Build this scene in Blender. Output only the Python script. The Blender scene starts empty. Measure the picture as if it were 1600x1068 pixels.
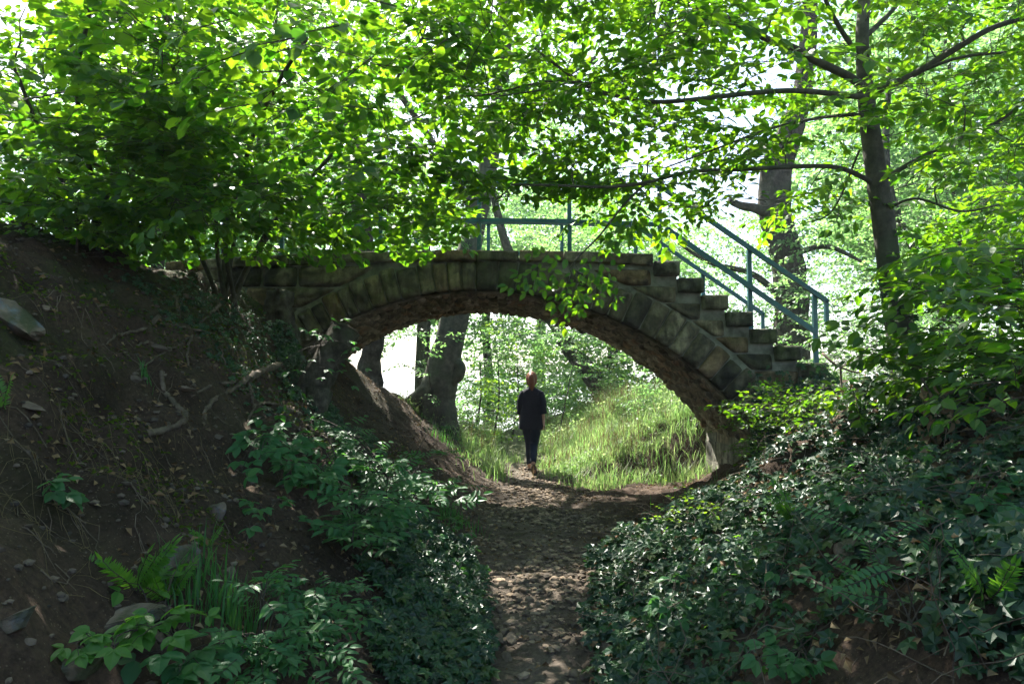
import bpy, math, random
import numpy as np
from mathutils import Vector, noise as mnoise

# ------------------------------------------------------------------ camera, world, sun, exposure
S = bpy.context.scene
C = S.collection
F = 1066.7                     # focal length in photo pixels (24 mm on 36 mm)
CAMZ = 1.5
PITCH = math.radians(3.54)
cam_d = bpy.data.cameras.new('camera')
cam = bpy.data.objects.new('camera', cam_d); C.objects.link(cam)
cam.location = (0, 0, CAMZ); cam.rotation_euler = (math.radians(90)+PITCH, 0, 0)
cam_d.lens = 24.0; cam_d.sensor_width = 36.0; cam_d.clip_start = 0.05; cam_d.clip_end = 9000
S.camera = cam

SUN_EL, SUN_AZ = math.radians(50), math.radians(-24)      # azimuth measured from +Y (forward), negative = left
world = bpy.data.worlds.new('World'); S.world = world; world.use_nodes = True
wn = world.node_tree.nodes; wl = world.node_tree.links
sky = wn.new('ShaderNodeTexSky'); sky.sky_type = 'NISHITA'; sky.sun_disc = False
sky.sun_elevation = SUN_EL; sky.sun_rotation = SUN_AZ; sky.air_density = 1.0; sky.dust_density = 2.0
bg = wn['Background']; bg.inputs['Strength'].default_value = 0.10
wl.new(sky.outputs[0], bg.inputs['Color'])
sun_d = bpy.data.lights.new('sun', 'SUN'); sun_d.energy = 5.0; sun_d.angle = math.radians(0.55); sun_d.color = (1.0, 0.95, 0.86)
sun = bpy.data.objects.new('sun', sun_d); C.objects.link(sun)
sdir = Vector((math.sin(SUN_AZ)*math.cos(SUN_EL), math.cos(SUN_AZ)*math.cos(SUN_EL), math.sin(SUN_EL)))
sun.rotation_euler = sdir.to_track_quat('Z', 'Y').to_euler(); sun.location = sdir*60
S.view_settings.view_transform = 'Standard'; S.view_settings.look = 'None'
S.view_settings.exposure = 2.22; S.view_settings.gamma = 1.0
S.render.engine = 'CYCLES'
S.cycles.use_denoising = True
S.cycles.max_bounces = 7; S.cycles.diffuse_bounces = 4; S.cycles.glossy_bounces = 2; S.cycles.transmission_bounces = 5
S.cycles.transparent_max_bounces = 4; S.cycles.sample_clamp_indirect = 6.0; S.cycles.caustics_reflective = False; S.cycles.caustics_refractive = False
S.cycles.use_light_tree = False

R = np.random.RandomState(7)
def rs(seed): return np.random.RandomState(seed)

def P(px, py, D):
    """world point seen at photo pixel (px, py) at forward distance D"""
    u = (px-800)/F; v = (534-py)/F
    y = math.cos(PITCH)-v*math.sin(PITCH); z = math.sin(PITCH)+v*math.cos(PITCH)
    return np.array((u*D/y, D, CAMZ+z*D/y))

# ------------------------------------------------------------------ noise
def _h(i, j, k):
    n = (i*374761393+j*668265263+k*1274126177) & 0xffffffff
    n = ((n ^ (n >> 13))*1274126177) & 0xffffffff
    return ((n ^ (n >> 16)) & 0xffff)/65535.0
def vnoise(p):
    p = np.asarray(p, float); i = np.floor(p).astype(np.int64); f = p-i; f = f*f*(3-2*f)
    r = 0
    for a in (0, 1):
        for b in (0, 1):
            for c in (0, 1):
                w = (f[..., 0] if a else 1-f[..., 0])*(f[..., 1] if b else 1-f[..., 1])*(f[..., 2] if c else 1-f[..., 2])
                r = r+w*_h(i[..., 0]+a, i[..., 1]+b, i[..., 2]+c)
    return r*2-1
def fbm(p, octv=3):
    r = 0; a = 1.0; p = np.asarray(p, float)
    for o in range(octv): r = r+a*vnoise(p*(2**o)+o*17.3); a *= .5
    return r

# ------------------------------------------------------------------ terrain height
KX = [-14, -8, -6, -5, -4.2, -3.6, -3.0, -2.5, -2.1, -1.7, -1.2, -.8, -.45, -.1, .4, .7, 1.0, 1.4, 1.8, 2.2, 2.6, 3.0, 3.6, 4.4, 6, 9, 14]
ROWS = {
 -6:  [3.4,3.2,3.0,2.9,2.75,2.55,2.2,1.8,1.4,1.0,.6,.28,.08,0, .02,.12,.28,.52,.78,1.0,1.18,1.3,1.42,1.55,1.7,1.9,2.2],
 3:   [3.4,3.2,3.0,2.9,2.75,2.55,2.2,1.8,1.4,1.0,.6,.28,.08,0, .02,.12,.28,.52,.78,1.0,1.18,1.3,1.42,1.55,1.7,1.9,2.2],
 5.2: [3.4,3.2,3.0,2.9,2.8,2.6,2.25,1.8,1.4,1.0,.62,.28,.08,0, 0,.05,.2,.42,.68,.92,1.12,1.25,1.4,1.5,1.6,1.8,2.1],
 6.5: [3.3,3.1,2.95,2.85,2.75,2.6,2.3,1.85,1.38,1.0,.65,.3,.08,0, 0,0,.03,.1,.25,.48,.8,1.1,1.32,1.45,1.55,1.8,2.1],
 7.6: [3.2,3.1,3.0,2.9,2.78,2.68,2.42,2.0,1.38,1.02,.68,.34,.1,0, 0,0,0,.02,.05,.12,.36,.8,1.3,1.42,1.5,1.7,2.0],
 10.3:[3.0,2.9,2.8,2.75,2.7,2.6,2.3,1.8,1.35,1.02,.66,.34,.1,0, 0,0,0,.02,.04,.06,.10,.25,1.2,1.42,1.5,1.7,2.0],
 11.2:[2.2,2.2,2.1,2.1,2.0,1.95,1.85,1.6,1.32,.98,.6,.3,.1,0, 0,.02,.1,.25,.42,.62,.82,1.0,1.2,1.35,1.45,1.7,2.0],
 13:  [-.5,0,.7,1.1,1.4,1.5,1.5,1.4,1.15,.8,.42,.2,.1,.05, .05,.1,.2,.4,.6,.8,.95,1.08,1.2,1.4,1.5,1.7,2.0],
 16:  [-2,-1.5,-1,-.6,-.2,.1,.4,.5,.5,.42,.35,.3,.2,.15, .15,.2,.3,.5,.75,1.0,1.2,1.3,1.4,1.45,1.5,1.6,1.8],
 20:  [-3.5,-3,-2.5,-2,-1.5,-1,-.6,-.3,-.1,0,.1,.1,.1,.1, .15,.2,.3,.45,.6,.8,1,1.1,1.2,1.3,1.3,1.3,1.5],
 28:  [-4,-3.8,-3.6,-3.4,-3.2,-3,-2.6,-2.2,-1.8,-1.5,-1.1,-.8,-.5,-.3, -.1,0,.1,.2,.3,.4,.5,.6,.7,.8,.9,1.0,1.2],
 50:  [-4.2,-4.2,-4.2,-4.2,-4,-3.8,-3.6,-3.4,-3.2,-3,-3,-2.8,-2.6,-2.5, -2.3,-2.2,-2,-1.8,-1.6,-1.5,-1.4,-1.2,-1,-.8,-.5,0,.5],
 90:  [-4.4]*27}
KY = sorted(ROWS)
def h0(x, y):
    x = np.asarray(x, float); y = np.asarray(y, float)
    T = np.stack([np.interp(x, KX, ROWS[k]) for k in KY])
    j = np.clip(np.searchsorted(KY, y)-1, 0, len(KY)-2); ky = np.array(KY, float)
    t = np.clip((y-ky[j])/(ky[j+1]-ky[j]), 0, 1)
    a = np.take_along_axis(T, j[None], 0)[0]; b = np.take_along_axis(T, (j+1)[None], 0)[0]
    return a*(1-t)+b*t
def H(x, y):
    x = np.atleast_1d(np.asarray(x, float)); y = np.atleast_1d(np.asarray(y, float))
    z = h0(x, y); q = np.stack([x, y, 0*x], -1)
    off = np.clip((np.abs(x-.2)-.5)/1.0, 0, 1)
    z = z+.11*np.clip((x-1.0)/1.0, 0, 1)*np.clip((7.6-y)/1.0, 0, 1)*fbm(q*1.9+51, 2); lb = np.clip((-x-.9)/1.2, 0, 1)*np.clip((8.5-y)/1.5, 0, 1); z = z+.045*lb*np.sin(z*18+2.5*fbm(q*1.7+80, 2))+.10*lb*np.abs(fbm(q*np.array((4.0, 3.0, 1))+31, 3))+.03*lb*vnoise(q*13+5)+.03*np.clip(off, .15, 1)*np.abs(vnoise(q*5.5+7))+.09*off*fbm(q*1.1+3, 2)+(.018+.03*off)*fbm(q*3.7, 2)+.014*vnoise(q*11)+.011*vnoise(q*24)
    return z
def Hs(x, y): return float(H(x, y)[0])
def Hn(x, y):
    e = .08
    dx = (h0(x+e, y)-h0(x-e, y))/(2*e); dy = (h0(x, y+e)-h0(x, y-e))/(2*e)
    n = np.stack([-dx, -dy, np.ones_like(dx)], -1)
    return n/np.linalg.norm(n, axis=-1, keepdims=True)
def ground_at(px, py, d0=1.6, d1=40):
    """first ground point under a photo pixel"""
    ds = np.linspace(d0, d1, 1600); u = (px-800)/F; v = (534-py)/F
    yy = math.cos(PITCH)-v*math.sin(PITCH); zz = math.sin(PITCH)+v*math.cos(PITCH)
    X = u*ds/yy; Z = CAMZ+zz*ds/yy; G = H(X, ds)
    k = np.argmax(Z < G)
    return np.array((X[k], ds[k], G[k]))

# ------------------------------------------------------------------ mesh helpers
def mesh_obj(name, V, T, mat, parent=None, smooth=False, label=None):
    """one mesh object from vertex array and triangle array; V in world space when the parent sits at the origin"""
    V = np.asarray(V, np.float32).reshape(-1, 3); T = np.asarray(T, np.int32).reshape(-1, 3)
    q = parent
    while q is not None: V = V-np.array(q.location, np.float32); q = q.parent
    me = bpy.data.meshes.new(name)
    me.vertices.add(len(V)); me.vertices.foreach_set('co', V.ravel())
    me.loops.add(len(T)*3); me.loops.foreach_set('vertex_index', T.ravel())
    me.polygons.add(len(T)); me.polygons.foreach_set('loop_start', np.arange(0, len(T)*3, 3, dtype=np.int32))
    me.polygons.foreach_set('use_smooth', np.full(len(T), smooth)) 
    me.update(calc_edges=True)
    me.materials.append(mat)
    o = bpy.data.objects.new(name, me); C.objects.link(o)
    if parent is not None: o.parent = parent
    if label: o['label'] = label
    return o
def root(name, loc, label, cat, group=None):
    o = bpy.data.objects.new(name, None); C.objects.link(o); o.location = tuple(float(a) for a in loc)
    o.empty_display_size = .1
    return tag(o, label, cat, group)
def tag(o, label=None, cat=None, group=None, kind=None):
    if label: o['label'] = label
    if cat: o['category'] = cat
    if group: o['group'] = group
    if kind: o['kind'] = kind
    return o
class MB:
    def __init__(s): s.V = []; s.T = []; s.n = 0
    def add(s, V, T):
        V = np.asarray(V, float).reshape(-1, 3); T = np.asarray(T, int).reshape(-1, 3)
        s.V.append(V); s.T.append(T+s.n); s.n += len(V); return s
    def build(s, name, mat, parent=None, smooth=False, label=None):
        if not s.V: s.add([(0, 0, 0)]*3, [(0, 1, 2)])
        return mesh_obj(name, np.concatenate(s.V), np.concatenate(s.T), mat, parent, smooth, label)
def unit(v): v = np.asarray(v, float); return v/(np.linalg.norm(v, axis=-1, keepdims=True)+1e-12)
def smooth_path(pts, rad, n):
    """Catmull-Rom resample"""
    pts = np.asarray(pts, float); rad = np.asarray(rad, float)
    m = len(pts)
    if m == 2: 
        t = np.linspace(0, 1, n)[:, None]; return pts[0]*(1-t)+pts[1]*t, rad[0]*(1-t[:, 0])+rad[1]*t[:, 0]
    Q = np.vstack([2*pts[0]-pts[1], pts, 2*pts[-1]-pts[-2]])
    s = np.linspace(0, m-1-1e-9, n); i = s.astype(int); t = (s-i)[:, None]
    a, b, c, d = Q[i], Q[i+1], Q[i+2], Q[i+3]
    out = .5*((2*b)+(-a+c)*t+(2*a-5*b+4*c-d)*t*t+(-a+3*b-3*c+d)*t**3)
    return out, np.interp(s, np.arange(m), rad)
def tube(mb, pts, rad, k=6, cap=True, bark=0.0, bscale=6, flute=0.0, seed=0):
    pts = np.asarray(pts, float); rad = np.asarray(rad, float); n = len(pts)
    tan = np.gradient(pts, axis=0); tan = unit(tan)
    ref = np.array((0, 0, 1.0)) if abs(tan[0][2]) < .9 else np.array((1.0, 0, 0))
    U = np.zeros((n, 3)); u = unit(np.cross(tan[0], ref))
    for i in range(n):
        u = unit(u-tan[i]*np.dot(u, tan[i])); U[i] = u
    W = np.cross(tan, U)
    a = np.linspace(0, 2*math.pi, k, endpoint=False)
    ca = np.cos(a)[None, :, None]; sa = np.sin(a)[None, :, None]
    dirs = ca*U[:, None]+sa*W[:, None]
    r = rad[:, None]*np.ones((1, k))
    if flute: r = r*(1+flute*np.sin(a[None]*3+seed)+flute*.6*np.sin(a[None]*5+seed*2.3+np.linspace(0, 1.5, n)[:, None]))
    if bark:
        q = np.stack([np.cos(a)[None]*np.ones((n, 1))*2.2, np.sin(a)[None]*np.ones((n, 1))*2.2, np.arange(n)[:, None]*np.ones((1, k))*.18], -1)
        r = r*(1+bark*fbm(q*bscale*.3+seed, 3)+bark*1.2*vnoise(q*np.array((1, 1, .5))+seed+40))
    V = pts[:, None]+dirs*r[..., None]
    i = np.arange(n-1)[:, None]; j = np.arange(k)[None]; j2 = (j+1) % k
    A = i*k+j; B = i*k+j2; Cc = (i+1)*k+j2; D = (i+1)*k+j
    T = np.concatenate([np.stack([A, B, Cc], -1).reshape(-1, 3), np.stack([A, Cc, D], -1).reshape(-1, 3)])
    V = V.reshape(-1, 3)
    if cap:
        V = np.vstack([V, pts[-1], pts[0]]); c = n*k; jj = np.arange(k)
        T = np.vstack([T, np.stack([(n-1)*k+jj, (n-1)*k+(jj+1) % k, np.full(k, c)], -1), np.stack([(jj+1) % k, jj, np.full(k, c+1)], -1)])
    mb.add(V, T)
def box(mb, lo, hi):
    x0, y0, z0 = lo; x1, y1, z1 = hi
    V = [(x0,y0,z0),(x1,y0,z0),(x1,y1,z0),(x0,y1,z0),(x0,y0,z1),(x1,y0,z1),(x1,y1,z1),(x0,y1,z1)]
    T = []
    for q in ((0,3,2,1),(4,5,6,7),(0,1,5,4),(1,2,6,5),(2,3,7,6),(3,0,4,7)): T += [(q[0],q[1],q[2]),(q[0],q[2],q[3])]
    mb.add(V, T)
def bar(mb, a, b, w, d, up=(0, 1, 0)):
    """rectangular bar from a to b; d along `up`, w across"""
    a = np.asarray(a, float); b = np.asarray(b, float); t = unit(b-a); u = unit(np.asarray(up, float)-t*np.dot(up, t)); s = np.cross(t, u)
    V = []
    for p in (a, b):
        for i, j in ((-1,-1),(1,-1),(1,1),(-1,1)): V.append(p+s*i*w/2+u*j*d/2)
    T = []
    for q in ((0,1,2,3),(7,6,5,4),(0,4,5,1),(1,5,6,2),(2,6,7,3),(3,7,4,0)): T += [(q[0],q[1],q[2]),(q[0],q[2],q[3])]
    mb.add(V, T)
def stamp(tv, tt, M, O):
    """copies of a template under N frames M (N,3,3 rows = axes) at O (N,3)"""
    V = np.einsum('vi,nij->nvj', tv, M)+O[:, None]
    n = len(O); T = tt[None]+(np.arange(n)*len(tv))[:, None, None]
    return V.reshape(-1, 3), T.reshape(-1, 3)
def frames(x, n):
    """frames with first axis x and third near n"""
    x = unit(x); y = unit(np.cross(n, x)); z = np.cross(x, y)
    return np.stack([x, y, z], 1)

# ------------------------------------------------------------------ leaf templates (unit length along +X, facing +Z)
def leaf_tpl(width=.6, fold=.12, droop=.12, peak=.42, detail=3):
    if detail == 0:
        V = [(0,0,0),(peak,width/2,fold),(1,0,-droop),(peak,-width/2,fold)]; T = [(0,2,1),(0,3,2)]
        return np.array(V, float), np.array(T)
    s = {1: [0, .45, 1], 2: [0, .25, .62, 1], 3: [0, .15, .42, .72, 1]}[detail]
    def w(t): return width/2*math.sin(math.pi*t**(math.log(.5)/math.log(peak)))**.8 if 0 < t < 1 else 0
    V = []; T = []
    for t in s: V.append((t, 0, -droop*t*t))
    m = len(s); L = {}; Rr = {}
    for i, t in enumerate(s):
        if 0 < i < m-1:
            L[i] = len(V); V.append((t, w(t), fold-droop*t*t)); Rr[i] = len(V); V.append((t, -w(t), fold-droop*t*t))
    for d, sg in ((L, 1), (Rr, -1)):
        for i in range(m-1):
            a, b = i, i+1; c = d.get(i+1); e = d.get(i)
            if e is None: q = [(a, b, c)]
            elif c is None: q = [(a, b, e)]
            else: q = [(a, b, c), (a, c, e)]
            for t3 in q: T.append(t3 if sg > 0 else t3[::-1])
    V = np.array(V, float); V[:, 2] *= 1
    return V, np.array(T)
def ivy_tpl():
    ang = [180, 150, 118, 92, 62, 30, 0, -30, -62, -92, -118, -150]
    rad = [.12, .42, .56, .36, .66, .44, .78, .44, .66, .36, .56, .42]
    V = [(.3, 0, -.02)]
    for a, r in zip(ang, rad):
        V.append((.3+r*math.cos(math.radians(a))*.9, r*math.sin(math.radians(a))*.9, .09*(r > .5)*-1+(.05 if r < .45 else 0)))
    T = [(0, 1+(i+1) % 12, 1+i) for i in range(12)]
    return np.array(V, float), np.array(T)

def gen_spray(seed, length=.8, leaf=.075, step=.05, lat=.40, tpl=None, droop=.25, tjit=.35, latstep=.09, twig=True, nlat=99):
    """a flattened twig with leaves: returns leaf verts/tris and twig verts/tris; axis +X, flat in XY"""
    r = rs(seed); LO = []; LD = []; LN = []; LS = []; tw = MB()
    def line(o, d, L, rad, first):
        n = max(2, int(L/step)); p = np.array(o, float); d = unit(d); pts = [p.copy()]
        side = 1 if r.rand() < .5 else -1
        for i in range(n):
            d = unit(d+np.array((0, 0, -droop*step))+r.randn(3)*.06); p = p+d*step; pts.append(p.copy())
            if i >= first:
                side = -side; a = side*math.radians(48+r.randn()*14)
                ld = np.array((d[0]*math.cos(a)-d[1]*math.sin(a), d[0]*math.sin(a)+d[1]*math.cos(a), d[2]-.15+r.randn()*tjit*.6))
                LO.append(p+r.randn(3)*.006); LD.append(ld); LN.append(np.array((r.randn()*tjit, r.randn()*tjit, 1))); LS.append(leaf*(.65+.6*r.rand()))
        LO.append(p); LD.append(d); LN.append(np.array((r.randn()*.3, r.randn()*.3, 1))); LS.append(leaf*1.05)
        pts = np.array(pts)
        if twig: tube(tw, pts, np.linspace(rad, rad*.4, len(pts)), 3, cap=False)
        return pts
    main = line((0, 0, 0), (1, 0, .08), length, .0042, 2)
    side = 1; t = .08; q = 0
    while t < length*.86 and q < nlat:
        i = min(int(t/step), len(main)-2); side = -side; q += 1
        a = side*math.radians(44+r.randn()*9); d = main[i+1]-main[i]; d = unit(d)
        ld = (d[0]*math.cos(a)-d[1]*math.sin(a), d[0]*math.sin(a)+d[1]*math.cos(a), d[2]+r.randn()*.1)
        line(main[i], ld, lat*length*(1.15-t/length)*(.7+.6*r.rand()), .0026, 1)
        t += latstep*(.7+.6*r.rand())
    tv, tt = tpl
    V, T = stamp(tv, tt, frames(np.array(LD), np.array(LN))*np.array(LS)[:, None, None], np.array(LO))
    return (V, T, np.concatenate(tw.V) if tw.V else np.zeros((0, 3)), np.concatenate(tw.T) if tw.T else np.zeros((0, 3), int), len(tv), len(tt))

def place_sprays(lm, tm, sprays, O, D, N, Sc, seed=0, clip=True):
    """lm leaf MB, tm twig MB"""
    O = np.asarray(O, float); D = np.asarray(D, float); N = np.asarray(N, float); Sc = np.asarray(Sc, float)
    r = rs(seed); pick = r.randint(0, len(sprays), len(O)); M = frames(D, N)*Sc[:, None, None]
    for s, (V, T, tv, tt, nv, nt) in enumerate(sprays):
        k = pick == s
        if not k.any(): continue
        A, B = stamp(V, T, M[k], O[k])
        if clip:                      # drop leaves that would sink into the ground or cross the lens
            A3 = A.reshape(-1, nv, 3); c = A3.mean(1); g = H(c[:, 0], c[:, 1]) if c[:, 2].min() < 4 else np.full(len(c), -9)
            ok = (c[:, 2] > g+.01) & (np.linalg.norm(c-np.array((0, 0, CAMZ)), axis=1) > 1.35) & ~((c[:,1]>7.9)&(c[:,1]<10.5)&(c[:,2]<3.0)&(c[:,2]>deck_under(c[:,0]))&(c[:,0]<3.9))
            B3 = B.reshape(-1, nt, 3)[ok]; used = np.repeat(ok, nv); remap = np.cumsum(used)-1
            A = A[used]; B = remap[B3.reshape(-1, 3)]
        lm.add(A, B)
        if tm is not None and len(tv): A, B = stamp(tv, tt, M[k], O[k]); tm.add(A, B)
def deck_under(x):                    # lower surface of the bridge, for keeping foliage out of the masonry
    xc = -.43
    r = np.where(x < xc, 3.45, 4.08); d = np.clip(r*r-(x-xc)**2, 0, None)
    return 1.5+1.10-r+np.sqrt(d)

class Skel:
    def __init__(s, seed): s.p = []; s.r = []; s.seed = seed; s.rs = rs(seed); s.mb = MB(); s.ends = []; s.dirs = []
    def limb(s, pts, rad, k=8, sub=8, node=True, **kw):
        P_, R_ = smooth_path(pts, rad, max(4, (len(pts)-1)*sub)); 
        tube(s.mb, P_, R_, k, **kw)
        if node: 
            for a, b in zip(P_[1:], R_[1:]): s.p.append(a); s.r.append(b)
        return P_
    def grow(s, targets, up=.15, rmax=.02, every=1, rmin=.0035):
        """join each target to the nearest node of the tree with a thin curved branch"""
        base = np.mean(s.p[:4], axis=0); targets = np.asarray(targets); 
        pp = np.array(s.p); dist = np.array([np.min(np.linalg.norm(pp-t, axis=1)) for t in targets])
        for t in targets[np.argsort(dist)]:
            pp = np.array(s.p); dd = np.linalg.norm(pp-t, axis=1)+.25*np.maximum(0, pp[:, 2]-t[2]+.0)
            i = int(np.argmin(dd)); a = pp[i]; L = np.linalg.norm(t-a)
            if L < .05: s.ends.append(t); s.dirs.append(unit(s.rs.randn(3))); continue
            n = max(4, int(L/.12)); u = np.linspace(0, 1, n)[:, None]
            m = (a+t)/2+np.array((0, 0, up*L))+s.rs.randn(3)*.07*L
            q = (1-u)**2*a+2*u*(1-u)*m+u*u*t; q[1:-1] += s.rs.randn(n-2, 3)*.012
            r0 = min(s.r[i]*.75, .005+.007*L, rmax); rr = np.linspace(r0, rmin, n)
            tube(s.mb, q, rr, 5 if r0 > .008 else 4, cap=False)
            for k in range(2, n): s.p.append(q[k]); s.r.append(rr[k])
            s.ends.append(t); s.dirs.append(unit(q[-1]-q[-3]))
            if L > .5:
                for k in range(3, n-1, max(2, n//4)): s.ends.append(q[k]); s.dirs.append(unit(q[k]-q[k-1])+s.rs.randn(3)*np.array((.9, .9, .25)))
def region(r, px0, px1, py0, py1, d0, d1, n):
    return [P(r.uniform(px0, px1), r.uniform(py0, py1), r.uniform(d0, d1)) for _ in range(n)]
def ellipsoid(r, c, rad, n, shell=.0):
    out = []
    while len(out) < n:
        v = r.uniform(-1, 1, 3); l = np.linalg.norm(v)
        if l < 1 and l > shell: out.append(np.array(c)+v*np.array(rad))
    return out
def leaf_out(sk, sprays, lm, per=1.5, scale=(.7, 1.15), flat=.22, seed=1, twigs=True):
    r = rs(seed); O = []; D = []; N = []; Sc = []
    for e, d in zip(sk.ends, sk.dirs):
        for _ in range(int(per)+(r.rand() < per-int(per))):
            a = r.randn()*.9; dd = np.array((d[0]*math.cos(a)-d[1]*math.sin(a), d[0]*math.sin(a)+d[1]*math.cos(a), 0)) 
            dd = unit(dd+1e-3)+np.array((0, 0, r.randn()*.2-.05))
            O.append(e+r.randn(3)*.04-unit(dd)*.05); D.append(dd); N.append(np.array((r.randn()*flat, r.randn()*flat, 1))); Sc.append(r.uniform(*scale))
    place_sprays(lm, sk.mb if twigs else None, sprays, O, D, N, Sc, seed)

# ------------------------------------------------------------------ materials
def mat(name):
    m = bpy.data.materials.new(name); m.use_nodes = True; nt = m.node_tree; nt.nodes.clear()
    out = nt.nodes.new('ShaderNodeOutputMaterial')
    return m, nt, out
def N_(nt, t, **kw):
    n = nt.nodes.new('ShaderNode'+t)
    for k, v in kw.items():
        if k in n.inputs: n.inputs[k].default_value = v
        else: setattr(n, k, v)
    return n
def ramp(nt, src, stops):
    r = nt.nodes.new('ShaderNodeValToRGB'); e = r.color_ramp.elements
    while len(e) < len(stops): e.new(.5)
    for i, (p, c) in enumerate(stops): e[i].position = p; e[i].color = (*c, 1) if len(c) == 3 else c
    nt.links.new(src, r.inputs[0]); return r.outputs[0]
def mixc(nt, f, a, b, mode='MIX'):
    m = nt.nodes.new('ShaderNodeMix'); m.data_type = 'RGBA'; m.blend_type = mode
    if isinstance(f, (int, float)): m.inputs[0].default_value = f
    else: nt.links.new(f, m.inputs[0])
    for s, i in ((a, 6), (b, 7)):
        if isinstance(s, tuple): m.inputs[i].default_value = (*s, 1) if len(s) == 3 else s
        else: nt.links.new(s, m.inputs[i])
    return m.outputs[2]
def noise(nt, scale, detail=4, rough=.55, dim=None, vec=None, dist=0):
    n = N_(nt, 'TexNoise', Scale=scale, Detail=detail, Roughness=rough, Distortion=dist)
    if vec is None:
        g = nt.nodes.new('ShaderNodeNewGeometry'); vec = g.outputs['Position']
    nt.links.new(vec, n.inputs['Vector']); return n.outputs[0]
def bump(nt, height, strength=.5, dist=.01):
    b = N_(nt, 'Bump', Strength=strength, Distance=dist); nt.links.new(height, b.inputs['Height']); return b.outputs[0]
def leaf_mat(name, cols, trans, tf=.5, rough=.45, spec=.4):
    m, nt, out = mat(name); L = nt.links
    g = nt.nodes.new('ShaderNodeNewGeometry')
    c = ramp(nt, g.outputs['Random Per Island'], [(i/(len(cols)-1), x) for i, x in enumerate(cols)])
    p = N_(nt, 'BsdfPrincipled', Roughness=rough); p.inputs['Specular IOR Level'].default_value = spec
    n1 = noise(nt, 3.0, 2)
    c2 = mixc(nt, .55, c, ramp(nt, n1, [(.3, (.55, .6, .5)), (.7, (1.25, 1.25, 1.1))]), 'MULTIPLY')
    L.new(c2, p.inputs['Base Color'])
    t = nt.nodes.new('ShaderNodeBsdfTranslucent')
    tc = ramp(nt, g.outputs['Random Per Island'], [(0, trans[0]), (1, trans[1])]); L.new(tc, t.inputs[0])
    x = N_(nt, 'MixShader', Fac=tf); x.inputs[0].default_value = tf
    L.new(p.outputs[0], x.inputs[1]); L.new(t.outputs[0], x.inputs[2]); L.new(x.outputs[0], out.inputs[0])
    return m
def solid_mat(name, fn, rough=.9, spec=.3, bumpf=None):
    m, nt, out = mat(name); p = N_(nt, 'BsdfPrincipled', Roughness=rough); p.inputs['Specular IOR Level'].default_value = spec
    c = fn(nt)
    if isinstance(c, tuple): p.inputs['Base Color'].default_value = (*c, 1)
    else: nt.links.new(c, p.inputs['Base Color'])
    if bumpf: nt.links.new(bumpf(nt), p.inputs['Normal'])
    nt.links.new(p.outputs[0], out.inputs[0]); return m

M_beech = leaf_mat('beech_leaf', [(.024,.070,.014),(.036,.10,.016),(.028,.08,.022),(.045,.115,.018)], [(.09,.30,.008),(.30,.54,.012)], .47)
M_hazel = leaf_mat('hazel_leaf', [(.028,.085,.02),(.04,.115,.022),(.032,.095,.03),(.05,.13,.02)], [(.10,.33,.010),(.33,.58,.016)], .48)
M_back = leaf_mat('background_leaf', [(.05,.12,.045),(.07,.15,.05),(.06,.13,.07),(.09,.17,.06)], [(.18,.42,.10),(.36,.60,.17)], .5)
M_ivy = leaf_mat('ivy_leaf', [(.006,.026,.013),(.010,.042,.020),(.014,.056,.022),(.026,.075,.018),(.016,.052,.026),(.05,.08,.016)], [(.03,.14,.01),(.08,.25,.02)], .20, .42, .42)
M_herb = leaf_mat('herb_leaf', [(.025,.10,.035),(.04,.14,.045),(.03,.12,.05),(.055,.16,.04)], [(.09,.32,.05),(.16,.42,.05)], .42, .5, .4)
M_mid = leaf_mat('bramble_leaf', [(.04,.13,.02),(.06,.17,.03)], [(.15,.42,.02),(.24,.52,.03)], .45)
M_bright = leaf_mat('young_leaf', [(.06,.16,.02),(.09,.2,.02)], [(.3,.55,.03),(.45,.7,.04)], .5)
M_grass = leaf_mat('grass_blade', [(.05,.13,.03),(.09,.17,.045),(.14,.19,.06),(.30,.27,.16)], [(.18,.42,.08),(.42,.56,.18)], .45, .5)
M_weed = leaf_mat('weed_leaf', [(.08,.16,.04),(.12,.2,.06),(.2,.24,.12)], [(.3,.5,.12),(.5,.65,.25)], .5)
M_straw = leaf_mat('dry_stalk', [(.11,.085,.045),(.18,.14,.075),(.14,.11,.06)], [(.2,.15,.06),(.3,.22,.1)], .2, .8, .1)
M_dead = leaf_mat('dead_leaf', [(.06,.032,.016),(.15,.09,.045),(.24,.16,.085),(.07,.045,.028),(.30,.22,.13)], [(.12,.07,.03),(.2,.12,.05)], .15, .7, .2)
M_moss = leaf_mat('moss_tuft', [(.03,.05,.008),(.05,.08,.01)], [(.1,.16,.01),(.2,.3,.02)], .3, .8, .1)

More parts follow.
